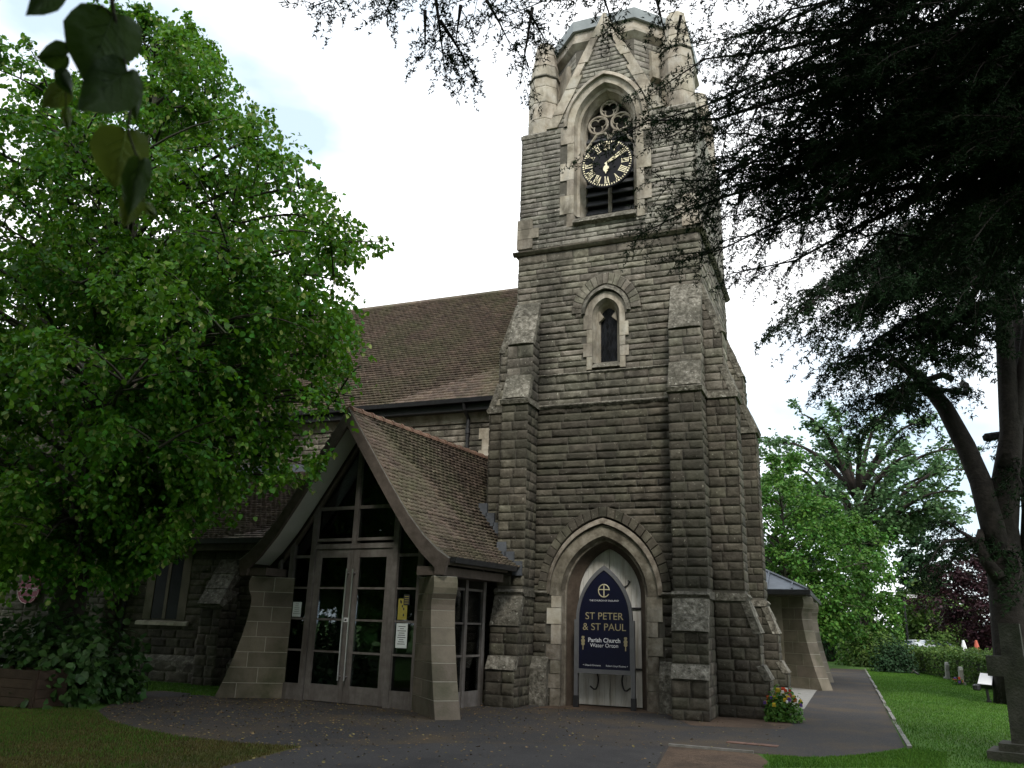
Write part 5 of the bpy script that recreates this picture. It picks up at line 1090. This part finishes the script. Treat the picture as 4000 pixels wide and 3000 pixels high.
def hedge(name, label, pts, wd, h, n, size, m, seed):
    g = np.random.default_rng(seed); pts = np.array(pts, float); root = thing(name, label, 'hedge', (*pts[0], 0)); seg = np.linalg.norm(np.diff(pts, axis=0), axis=1); cum = np.concatenate([[0], np.cumsum(seg)])
    s = g.uniform(0, cum[-1], n); c = np.stack([np.interp(s, cum, pts[:, k]) for k in range(2)], 1); i = np.clip(np.searchsorted(cum, s)-1, 0, len(seg)-1); t = np.diff(pts, axis=0)[i]/seg[i][:, None]; nn = np.stack([t[:, 1], -t[:, 0]], 1)
    ph = g.uniform(-.35, PI+.35, n); rr = g.uniform(.8, 1.04, n)*(1+.06*np.sin(s*2.1)+.05*np.sin(s*5.3+1)); cx = np.sign(np.cos(ph))*np.abs(np.cos(ph))**.45*wd/2*rr; cz_ = np.where(np.sin(ph) > 0, np.abs(np.sin(ph))**.45, 0)*h*rr
    low = np.sin(ph) < .6; cz_ = np.where(low, g.uniform(0.03, 1, n)*h*.95, cz_)
    p = np.stack([c[:, 0]+nn[:, 0]*cx, c[:, 1]+nn[:, 1]*cx, cz_], 1); o_ = unit(np.stack([nn[:, 0]*cx, nn[:, 1]*cx, (cz_-h*.6)], 1))
    ob('foliage', leaf_mesh('foliage', p, unit(o_*.4+g.normal(0, .7, (n, 3))), unit(o_+g.normal(0, .6, (n, 3))), size*g.uniform(.6, 1.3, n)), m, root)
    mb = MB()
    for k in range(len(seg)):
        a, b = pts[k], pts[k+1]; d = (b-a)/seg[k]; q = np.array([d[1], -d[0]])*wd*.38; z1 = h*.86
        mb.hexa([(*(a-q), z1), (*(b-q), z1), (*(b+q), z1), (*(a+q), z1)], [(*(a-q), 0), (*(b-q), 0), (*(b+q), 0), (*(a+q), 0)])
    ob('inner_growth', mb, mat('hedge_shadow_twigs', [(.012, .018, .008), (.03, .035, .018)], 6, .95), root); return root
hedge('hedge', 'clipped green hedge running along the lawn behind gravestones', [(5.0, 29), (4.75, 33), (4.1, 40), (3.2, 46), (2.0, 49.5)], 1.1, 1.14, 16000, .085, M_HEDGE, 12)
hedge('tall_hedge', 'dark hedge across the far end of the lawn', [(-6, 57), (0, 58), (2.2, 56)], 1.6, 2.1, 9000, .14, M_TREE3, 13)
# ---------------------------------------------------------------- grass blades
def inside(p, poly):
    x, y = p[:, 0], p[:, 1]; r = np.zeros(len(p), bool); n = len(poly)
    for i in range(n):
        (x0, y0), (x1, y1) = poly[i], poly[(i+1) % n]
        c = ((y0 > y) != (y1 > y)) & (x < (x1-x0)*(y-y0)/(y1-y0+1e-12)+x0); r ^= c
    return r
def blades(name, label, poly, n, h, m, seed, avoid=(), fade=None):
    g = np.random.default_rng(seed); P = np.array(poly); lo_, hi_ = P.min(0), P.max(0); p = g.uniform(lo_, hi_, (n, 2)); k = inside(p, poly)
    for a in avoid: k &= ~inside(p, a)
    if fade: k &= g.uniform(0, 1, n) < fade(p)
    p = p[k]; n = len(p); a = g.uniform(0, 2*PI, n); w_ = g.uniform(.004, .009, n)*h/.04; hh = h*g.uniform(.5, 1.3, n); le = g.normal(0, .35, (n, 2))*hh[:, None]
    d = np.stack([np.cos(a), np.sin(a)], 1)*w_[:, None]; V = np.zeros((n, 3, 3)); V[:, 0, :2] = p-d; V[:, 1, :2] = p+d; V[:, 2, :2] = p+le; V[:, 2, 2] = hh
    ob(name, np_mesh(name, V.reshape(-1, 3), np.arange(n*3).reshape(-1, 3)), m, kind='stuff', label=label, cat='grass')
LEFT = gp((-300, 3000), (-300, 2790), (150, 2760), (380, 2780), (420, 2815), (520, 2845), (700, 2880), (950, 2905), (1180, 2918), (1030, 2955), (860, 3000))+[(-5.3, 6), (-11, 6)]
M_WORN = mat('worn_lawn', [(.045, .075, .014), (.085, .085, .026), (.11, .085, .034)], 2.2, .97, .5, 50, stain=(.10, .072, .04), sscale=.8)
sheet('worn_lawn', LEFT, .002, M_WORN)
blades('worn_grass', 'short yellowing worn grass beside the tarmac', LEFT, 110000, .035, M_BLADED, 51)
blades('greener_grass', 'greener grass at the shrub side of the worn lawn', LEFT, 70000, .04, M_BLADE, 55, fade=lambda p: np.clip((-p[:, 0]-7.6)/3.2+.35*np.sin(p[:, 0]*2.3+p[:, 1]*1.7)+.25*np.sin(p[:, 1]*4.1-p[:, 0]*3), .04, 1))
blades('lawn_grass', 'short mown green grass of the churchyard lawn', [(.66, 9), (5.5, 9), (5.0, 29), (4.2, 37), (2.6, 46.5), (.55, 46.5)], 150000, .035, M_BLADE, 52)
blades('verge_grass', 'short grass strip at the foot of aisle wall', gp((330, 2775), (430, 2745), (560, 2735), (560, 2718), (780, 2716), (900, 2726))+[(-12.0, 16.6), (-17.9, 16.6)], 26000, .045, M_BLADE, 53, avoid=[gp((520, 2705), (640, 2700), (760, 2712), (640, 2728), (520, 2722))])
blades('edge_grass', 'tufts of grass in front of the tarmac edge', gp((3544, 2926), (3400, 2947), (3295, 2957), (3147, 2960), (2980, 2950), (3010, 2990), (2960, 3000), (3700, 3000), (3700, 2940)), 22000, .035, M_BLADE, 54)
# fallen leaf litter on the tarmac
g = np.random.default_rng(77); p = g.uniform((-13, 6.5), (-1.2, 17), (11000, 2)); p = p[inside(p, APRON)]; w8 = g.uniform(0, 1, len(p)) < np.clip((-p[:, 0]-2)/9, .12, 1); p = p[w8]; n = len(p)
P3 = np.concatenate([p, np.full((n, 1), .012)], 1); ob('leaf_litter', leaf_mesh('leaf_litter', P3, unit(np.concatenate([g.normal(0, 1, (n, 2)), g.normal(0, .1, (n, 1))], 1)), unit(np.array([0, 0, 1.0])+g.normal(0, .2, (n, 3))), g.uniform(.018, .05, n)), mat('dead_leaf', [(.16, .12, .05), (.26, .19, .09)], 3, .9, var=.4, hue=.03), kind='stuff', label='small fallen leaves and bracts scattered on the tarmac', cat='leaf litter')

# ---------------------------------------------------------------- overhanging lime by the camera
def over_clip(p):
    d = p-CAM; wz = d@CF; px = 2000+FPX*(d@CR)/np.maximum(wz, .05); py = 1500-FPX*(d@CU)/np.maximum(wz, .05)
    return ~((wz > 0) & (px > -250) & (px < 4250) & (py > -250) & (py < 3250)) & (np.linalg.norm(d, axis=1) > 1.2)
ov_, _ = broadleaf('overhanging_lime_tree', 'lime tree overhead with heart-shaped leaves hanging close to the viewer', (-3.6, -2.8, 0), [(3.6, 3.0), (5, 5.2), (7, 6.2), (9, 5.8), (11, 4), (13, 1.5)], .34, 46, 6, 5, 12, .15, .8, M_LIME, 61, clip=over_clip, droop=.6)
M_LEAFN = mat('near_lime_leaf', [(.022, .050, .010), (.038, .074, .014)], 14, .6, .25, 60, transl=.38, tcol=(.06, .11, .014), spec=.25)
M_LEAFY = mat('near_young_leaf', [(.05, .085, .012), (.075, .11, .02)], 14, .6, .25, 60, transl=.5, tcol=(.13, .17, .022), spec=.25)
ND = .86
def near_leaf(b, t, hw, skew=0.0, d0=ND, d1=ND, m=M_LEAFN, curl=.02):
    b = np.array(b, float); t = np.array(t, float); ax = t-b; L_ = np.linalg.norm(ax); ax /= L_; nx = np.array([-ax[1], ax[0]])
    half = [(0, 0), (-.06, .25), (-.07, .5), (0, .78), (.15, .97), (.32, 1.0), (.5, .88), (.66, .66), (.8, .40), (.9, .18), (1.0, 0)]
    mid = [(0, 0), (.12, 0), (.3, 0), (.5, 0), (.7, 0), (.88, 0), (1, 0)]
    mb = MB(); rows = 11; V = []
    for i, (a, w_) in enumerate(half):
        for sgn in (-1, -.5, 0, .5, 1):
            a2 = a if sgn else max(0, a); ser = (1+.025*((i % 2)*2-1)) if abs(sgn) == 1 else 1
            p = b+ax*a2*L_+nx*sgn*w_*hw*ser*(1+skew*sgn); dd_ = d0+(d1-d0)*a2+curl*abs(sgn)*w_+.006*math.sin(7*a2+sgn*3); V.append(tuple(at_d(p[0], p[1], dd_)))
    F = [(r*5+c, r*5+c+1, (r+1)*5+c+1, (r+1)*5+c) for r in range(10) for c in range(4)]
    mb.add(V, F); o_ = ob('leaf', mb.mesh('leaf', True), m, ov_)
    vn = MB(); vn.tube([at_d(*(b+ax*L_*q), d0+(d1-d0)*q-.002) for q in (0, .3, .6, .95)], [.0009, .0007, .0005, .0003], 5)
    for q in (.12, .28, .44, .6):
        for sgn in (-1, 1): e = b+ax*L_*(q+.22)+nx*sgn*hw*.72*(1-q*.9); vn.tube([at_d(*(b+ax*L_*q), d0-.002+(d1-d0)*q), at_d(*e, d0+(d1-d0)*(q+.2)+curl*.6-.002)], [.0005, .0002], 4)
    ob('vein', vn, M_BRACT if m is M_LEAFY else M_LEAFN, o_)
near_leaf((440, 62), (330, 330), 160, .05, ND, ND-.03); near_leaf((230, -40), (98, 62), 62, 0, ND-.04, ND-.05); near_leaf((262, 215), (140, 225), 62, 0, ND+.03, ND+.05)
near_leaf((492, 275), (300, 432), 118, -.1, ND-.03, ND-.06); near_leaf((500, 285), (532, 472), 50, 0, ND+.01, ND+.03); near_leaf((492, 515), (445, 738), 118, .1, ND+.02, ND+.03, M_LEAFY); near_leaf((548, 628), (498, 848), 58, 0, ND-.03, ND-.02)
near_leaf((530, 760), (480, 892), 52, 0, ND+.03, ND+.04, M_LEAFY); near_leaf((262, 345), (160, 420), 55, 0, ND+.05, ND+.05, M_LEAFY); near_leaf((258, 425), (266, 515), 22, 0, ND+.05, ND+.06, M_LEAFY); near_leaf((570, 800), (610, 850), 22, 0, ND+.05, ND+.05, M_LEAFY); near_leaf((350, -60), (385, 12), 30, 0, ND+.1, ND+.1); near_leaf((232, 275), (282, 375), 34, 0, ND+.04, ND+.02)
tw = MB(); A = at_d(437, -260, ND+.05); tw.tube([(-2.2, -.9, 4.6), (-1.6, -.3, 3.9), (A+np.array((-1.2, -.2, 3.4)))/2*0+np.array((-1.0, .25, 3.3)), A, at_d(437, 0, ND), at_d(446, 62, ND), at_d(470, 170, ND+.01), at_d(492, 275, ND), at_d(508, 420, ND), at_d(500, 515, ND), at_d(530, 600, ND), at_d(552, 640, ND), at_d(560, 790, ND+.03)], [.016, .012, .008, .004, .0026, .0022, .002, .0018, .0015, .0013, .0011, .001, .0006], 6)
tw.tube([at_d(440, 62, ND), at_d(400, 20, ND+.01), at_d(258, 130, ND+.04), at_d(256, 345, ND+.05), at_d(258, 425, ND+.05)], [.0016, .0013, .001, .0008, .0006], 5); ob('twig', tw.mesh('twig', True), M_BARK, ov_)

# unseen trees added behind the viewer to shade the church, mirrored in porch glass
for k, (x, y, s) in enumerate(((-11, -6, 1.8), (-20, -9, 1.7), (3, -8, 1.8), (16, -4, 1.6), (-29, -3, 1.5))):
    broadleaf('unseen_shade_tree', ['unseen tall tree opposite the porch, added for shade', 'unseen tall tree opposite the lime tree, added for shade', 'unseen tall tree opposite the tower door, added for shade', 'unseen tree beside the near cedar trunk, added for shade', 'unseen tree opposite the transept, added for shade'][k], (x, y, 0), [(1.2*s, 4*s), (4*s, 6.2*s), (7*s, 6.6*s), (10*s, 5.2*s), (12.5*s, 2.5*s), (13.5*s, .6)], .4, 50, 5, 4, 7, .72, 1.2, M_TREE1, 70+k, 'unseen trees added for shade', clip=over_clip)

# ================================================================== SMALL THINGS
# stone cross
cxp = on_y(3998, 2960, 14.0); cx0 = cxp[0]
cr_ = thing('stone_cross', 'weathered grey stone grave cross on stepped base beside lawn', 'cross', (cx0+.05, 14.05, 0))
def crP(a, b, z): q = -.25; return (cx0+.06+a*math.cos(q)-b*math.sin(q), 14.1+a*math.sin(q)+b*math.cos(q), z)
mb = MB(); mb.hexa([crP(-.155, -.11, .22), crP(.155, -.11, .22), crP(.155, .11, .22), crP(-.155, .11, .22)], [crP(-.13, -.09, 1.83), crP(.13, -.09, 1.83), crP(.13, .09, 1.83), crP(-.13, .09, 1.83)]); ob('shaft', mb, M_CROSS, cr_)
for xa, xb in ((-.34, -.138), (.138, .34)): mb = MB(); mb.box(xa, xb, -.088, .088, 1.10, 1.38, crP); ob('arm', mb, M_CROSS, cr_)
mb = MB(); mb.box(-.30, .30, -.26, .26, .12, .225, crP); ob('base_step', mb, M_CROSS, cr_)
mb = MB(); mb.box(-.44, .44, -.38, .38, 0, .125, crP); ob('base_step', mb, M_CROSS, cr_)
# floodlight
fp = ground(3864, 2746); fl = thing('floodlight', 'small floodlight with white glass on a short black post on lawn', 'floodlight', (fp[0], fp[1], 0))
mb = MB(); mb.tube([(fp[0], fp[1], 0), (fp[0]-.02, fp[1], .42)], .035, 8); mb.tube([(fp[0], fp[1], 0), (fp[0], fp[1], .07)], .06, 8); ob('post', mb, M_IRON, fl)
def fP(a, b, z): return (fp[0]-.06+a*.92-z*.55, fp[1]+a*-.25+b-.25*z, .46+a*.3+z*.75)
mb = MB(); mb.hexa([(fp[0]-.24, fp[1]-.12, .46), (fp[0]+.10, fp[1]-.16, .44), (fp[0]+.20, fp[1]+.16, .72), (fp[0]-.10, fp[1]+.2, .74)], [(fp[0]-.2, fp[1]+.0, .36), (fp[0]+.12, fp[1]-.03, .34), (fp[0]+.22, fp[1]+.24, .60), (fp[0]-.06, fp[1]+.28, .62)]); ob('housing', mb, M_IRON, fl)
mb = MB(); q = [Vector((fp[0]-.23, fp[1]-.115, .465)), Vector((fp[0]+.09, fp[1]-.153, .446)), Vector((fp[0]+.19, fp[1]+.15, .712)), Vector((fp[0]-.10, fp[1]+.19, .73))]; c = sum(q, Vector())/4; nv = (q[1]-q[0]).cross(q[3]-q[0]).normalized(); nv = -nv if nv.y > 0 else nv
mb.add([tuple(p+nv*.012) for p in q], [(0, 1, 2, 3)]); ob('glass', mb, mat('white_glass', [(.75, .76, .8), (.8, .81, .84)], 3, .2, spec=.6), fl)
mb = MB(); mb.lathe((fp[0]-.26, fp[1]-.12, .30), [(.05, 0), (.1, .03), (.1, .13), (.05, .16)], 10); ob('ballast_box', mb, M_IRON, fl)
# gravestones along the hedge
GS = [((3703, 2653), 2586, .14, .42, 0, 'leaning grey headstone at hedge, third along from stone cross'), ((3738, 2655), 2588, .2, .5, 1, 'rough grey headstone half sunk in the hedge'), ((3757, 2675), 2604, .12, .5, 0, 'pale thin headstone with red and purple flowers at its foot'), ((3862, 2652), 2598, .14, .5, 0, 'pale tall headstone behind the white floodlight'), ((3545, 2622), 2595, .1, .35, 1, 'small leaning headstone beside the round bush'), ((3567, 2629), 2610, .16, .3, 2, 'low rounded buff headstone at hedge foot')]
for (px, py), ty, th, wd, sh, lab in GS:
    p = ground(px, py); hgt = on_y(px, ty, p[1])[2]; g_ = thing('headstone', lab, 'headstone', (p[0], p[1], 0), 'headstones along the hedge')
    tilt = {0: .03, 1: .12, 2: 0}[sh]; prof = [(-wd/2, 0), (wd/2, 0), (wd/2, hgt*.8)]+[(wd/2*math.cos(a), hgt*.8+hgt*.2*math.sin(a)) for a in np.linspace(.2, PI-.2, 7)]+[(-wd/2, hgt*.8)]
    mb = MB(); mb.prism(prof, lambda a, b, t: (p[0]+t+tilt*b, p[1]+a, b), -th/2, th/2); ob('slab', mb, M_HEAD, g_)
    mb = MB(); mb.box(p[0]-th, p[0]+th, p[1]-wd*.6, p[1]+wd*.6, 0, .08); ob('plinth', mb, M_HEAD, g_)
p = ground(3597, 2618); wc = thing('wooden_cross', 'thin wooden grave cross in front of hedge', 'cross', (p[0], p[1], 0)); mb = MB(); mb.box(p[0]-.035, p[0]+.035, p[1]-.03, p[1]+.03, 0, .78); ob('upright', mb, M_OAK, wc); mb = MB(); mb.box(p[0]-.2, p[0]+.2, p[1]-.033, p[1]-.0305+.06, .54, .61); ob('crossbar', mb, M_OAK, wc)
def flowers(name, label, c, rx, ry, h, nleaf, nfl, cols, seed, fs=.03):
    r = shrub(name, label, c, rx, ry, h, nleaf, .06, M_TREE1, seed, cat='flowers', stems=8); g = random.Random(seed); k = 0
    for i in range(nfl):
        a = g.uniform(0, 2*PI); q = g.uniform(.2, 1); x, y = c[0]+rx*q*math.cos(a), c[1]+ry*q*math.sin(a); z = h*(1.05-.5*q*q)+g.uniform(-.05, .08); s = fs*g.uniform(.7, 1.3); mb = MB()
        for pt in range(5):
            b = pt*2*PI/5; mb.add([(x, y, z), (x+s*math.cos(b-.5), y+s*math.sin(b-.5), z+s*.4), (x+s*1.3*math.cos(b), y+s*1.3*math.sin(b), z+s*.3), (x+s*math.cos(b+.5), y+s*math.sin(b+.5), z+s*.4)], [(0, 1, 2, 3)])
        mb.add([(x-s, y-s*.3, z-s), (x+s, y-s*.3, z-s), (x+s*.8, y, z+s), (x-s*.8, y, z+s)], [(0, 1, 2, 3)])
        ob('bloom', mb, g.choice(cols), r)
    return r
PR = mat('red_petal', [(.50, .05, .02), (.62, .09, .03)], 4, .6); PY = mat('yellow_petal', [(.55, .38, .02), (.65, .48, .05)], 4, .6); PW = mat('white_petal', [(.75, .75, .72), (.8, .8, .78)], 4, .6); PV = mat('violet_petal', [(.12, .06, .28), (.18, .09, .36)], 4, .6)
fb = ground(3060, 2822); flowers('flower_clump', 'clump of red, yellow and white bedding flowers at tower foot', (fb[0], fb[1]+.1), .36, .34, .50, 1500, 40, [PR, PR, PY, PY, PY, PW, PV], 15, .032)
gf = ground(3742, 2676); flowers('grave_flowers', 'small bunch of red and purple flowers before pale headstone', (gf[0], gf[1]), .18, .15, .2, 160, 12, [PR, PV], 16, .04)
# blackbird on the lawn
bp_ = ground(3584, 2642); bd = thing('blackbird', 'black bird standing on the sunny part of lawn', 'bird', (bp_[0], bp_[1], 0))
mb = MB(); x, y = bp_[0], bp_[1]; mb.tube([(x+.12, y, .06), (x+.06, y, .09), (x, y, .11), (x-.05, y, .14), (x-.075, y, .18), (x-.085, y, .205), (x-.11, y, .205), (x-.13, y, .20)], [.008, .025, .045, .042, .028, .026, .015, .003], 10); ob('body', mb.mesh('body', True), M_IRON, bd)
mb = MB(); mb.hexa([(x+.08, y-.02, .085), (x+.08, y+.02, .085), (x+.2, y+.025, .05), (x+.2, y-.025, .05)], [(x+.08, y-.02, .075), (x+.08, y+.02, .075), (x+.2, y+.025, .043), (x+.2, y-.025, .043)]); ob('tail', mb, M_IRON, bd)
for s_ in (-.015, .015): mb = MB(); mb.tube([(x, y+s_, .08), (x+.01, y+s_, .04), (x, y+s_, 0), (x-.02, y+s_, .002)], .004, 5); ob('leg', mb, M_PLANK, bd)
mb = MB(); mb.tube([(x-.125, y, .2), (x-.155, y, .195)], [.006, .001], 6); ob('beak', mb, M_YELLOW, bd)
# wooden planter
pb = ground(90, 2790); pl_ = thing('wooden_planter', 'low brown plank planter box on grass beside leafy shrub', 'planter', (pb[0]-.5, pb[1]+.3, 0))
x1 = ground(128, 2775)[0]; y0 = ground(128, 2775)[1]; x0 = x1-1.5; y1 = y0+.6
for k in range(4):
    mb = MB(); mb.box(x0, x1, y0, y0+.035, .03+k*.15, .03+k*.15+.142); ob('plank', mb, M_PLANK, pl_)
    mb = MB(); mb.box(x1-.035, x1, y0+.037, y1, .03+k*.15, .03+k*.15+.142); ob('plank', mb, M_PLANK, pl_)
mb = MB(); mb.box(x0, x1-.04, y1-.035, y1, .02, .62); ob('back_board', mb, M_PLANK, pl_); mb = MB(); mb.box(x0, x0+.03, y0+.04, y1-.04, .02, .62); ob('end_board', mb, M_PLANK, pl_)
mb = MB(); mb.box(x0+.035, x1-.04, y0+.04, y1-.04, .3, .56); ob('soil', mb, M_SOIL, pl_)
for xx in (x0+.02, x1-.09): mb = MB(); mb.box(xx, xx+.07, y0-.03, y0-.002, 0, .62); ob('corner_post', mb, M_PLANK, pl_)
# street lamps
def lamp(px, head, base_y, y, lab, side):
    top_ = on_y(*head, y); X = on_y(px, head[1], y)[0]; l_ = thing('street_lamp', lab, 'street lamp', (X, y, 0), 'street lamps beyond the hedge')
    mb = MB(); mb.tube([(X, y, 0), (X, y, 1.1)], .09, 8); mb.tube([(X, y, 1.0), (X, y, top_[2]-.1)], .055, 8); mb.tube([(X, y, top_[2]-.12), (X+side*.2, y, top_[2]+.03), (top_[0]-side*.3, y, top_[2]+.03)], .03, 6); ob('post', mb, M_IRON, l_)
    mb = MB(); cx = top_[0]; mb.hexa([(cx-.42, y-.12, top_[2]-.08), (cx+.42, y-.12, top_[2]-.08), (cx+.42, y+.12, top_[2]-.08), (cx-.42, y+.12, top_[2]-.08)], [(cx-.36, y-.09, top_[2]+.12), (cx+.38, y-.07, top_[2]+.08), (cx+.38, y+.07, top_[2]+.08), (cx-.36, y+.09, top_[2]+.12)]); ob('lantern', mb, M_WHITE, l_)
lamp(3529, (3568, 2330), 2500, 60, 'tall dark street lamp with white lantern beside conifer', 1); lamp(3498, (3470, 2387), 2500, 72, 'lower white street lamp lantern half hidden by ivy column', -1)
# cars beyond the hedge
def car(px, y, col, lab, rot):
    X = on_y(px, 2515, y)[0]; c_ = thing('parked_car', lab, 'car', (X, y, 0), 'cars parked beyond the hedge'); cr2, sr2 = math.cos(rot), math.sin(rot)
    def Q(a, b, z): return (X+a*cr2-b*sr2, y+a*sr2+b*cr2, z)
    mb = MB(); mb.prism([(-2, .28), (2, .28), (2.05, .55), (1.95, .82), (1.0, .95), (-1.9, .98), (-2.05, .6)], lambda a, b, t: Q(a, t, b), -.85, .85)
    cab = [(1.05, .95), (.35, 1.42), (-.9, 1.46), (-1.75, 1.0)]; w0, w1 = .80, .64; n = 4
    pts = [Q(a, -(w0 if b < 1.2 else w1), b) for a, b in cab]+[Q(a, (w0 if b < 1.2 else w1), b) for a, b in cab]; mb.add(pts, [(3, 2, 1, 0), (4, 5, 6, 7), (0, 1, 5, 4), (1, 2, 6, 5), (2, 3, 7, 6)]); ob('body', mb, col, c_)
    gm = mat('car_glass', [(.05, .07, .09), (.09, .12, .15)], 2, .08, spec=.7)
    for s_ in (-1, 1):
        mb = MB(); yy = lambda z: s_*(w0-(z-.95)/.5*(w0-w1)+.006); mb.add([Q(.85, yy(1.0), 1.0), Q(.33, yy(1.36), 1.36), Q(-.85, yy(1.4), 1.4), Q(-1.5, yy(1.04), 1.04)], [(0, 1, 2, 3)]); ob('side_window', mb, gm, c_)
    mb = MB(); mb.add([Q(1.0, -.72, .995), Q(1.0, .72, .995), Q(.40, .6, 1.40), Q(.40, -.6, 1.40)], [(0, 1, 2, 3)]); 
    for v in range(len(mb.v)): mb.v[v] = (mb.v[v][0]+.012*cr2, mb.v[v][1]+.012*sr2, mb.v[v][2]+.012)
    ob('windscreen', mb, gm, c_)
    for a in (-1.25, 1.25):
        for s_ in (-1, 1): mb = MB(); n = 14; mb.prism([(a+.31*math.cos(2*PI*i/n), .31+.31*math.sin(2*PI*i/n)) for i in range(n)], lambda p, q, t: Q(p, t, q), s_*.86-.1, s_*.86+.02); ob('wheel', mb, M_IRON, c_)
    for s_ in (-1, 1): mb = MB(); mb.box(1.93, 2.06, s_*.62-.16, s_*.62+.16, .62, .78, Q); ob('headlight', mb, M_WHITE, c_)
car(3560, 57, mat('white_car_paint', [(.62, .66, .72), (.66, .70, .75)], 1, .25, spec=.6), 'white car showing over the hedge near street lamp', 2.2); car(3655, 57, mat('silver_car_paint', [(.36, .42, .47), (.42, .48, .53)], 1, .22, metal=.3, spec=.6), 'silver blue hatchback showing over the hedge before copper beech', .35)
for (px, py), col, nm, lab in (((3763, 2508), M_WHITE, 'white_marker', 'white pointed marker standing beyond the hedge'), ((3813, 2508), mat('red_marker_paint', [(.42, .09, .06), (.5, .12, .08)], 3, .6), 'red_marker', 'red pointed marker standing beyond the hedge')):
    q = on_y(px, py, 52); mb = MB(); mb.lathe((q[0], 52, 0), [(.32, 0), (.32, .05), (.16, .1), (.15, 1.0), (.13, 1.2), (.05, q[2]+.1)], 10); ob(nm, mb, col, label=lab, cat='marker')
# red-roofed wall far behind
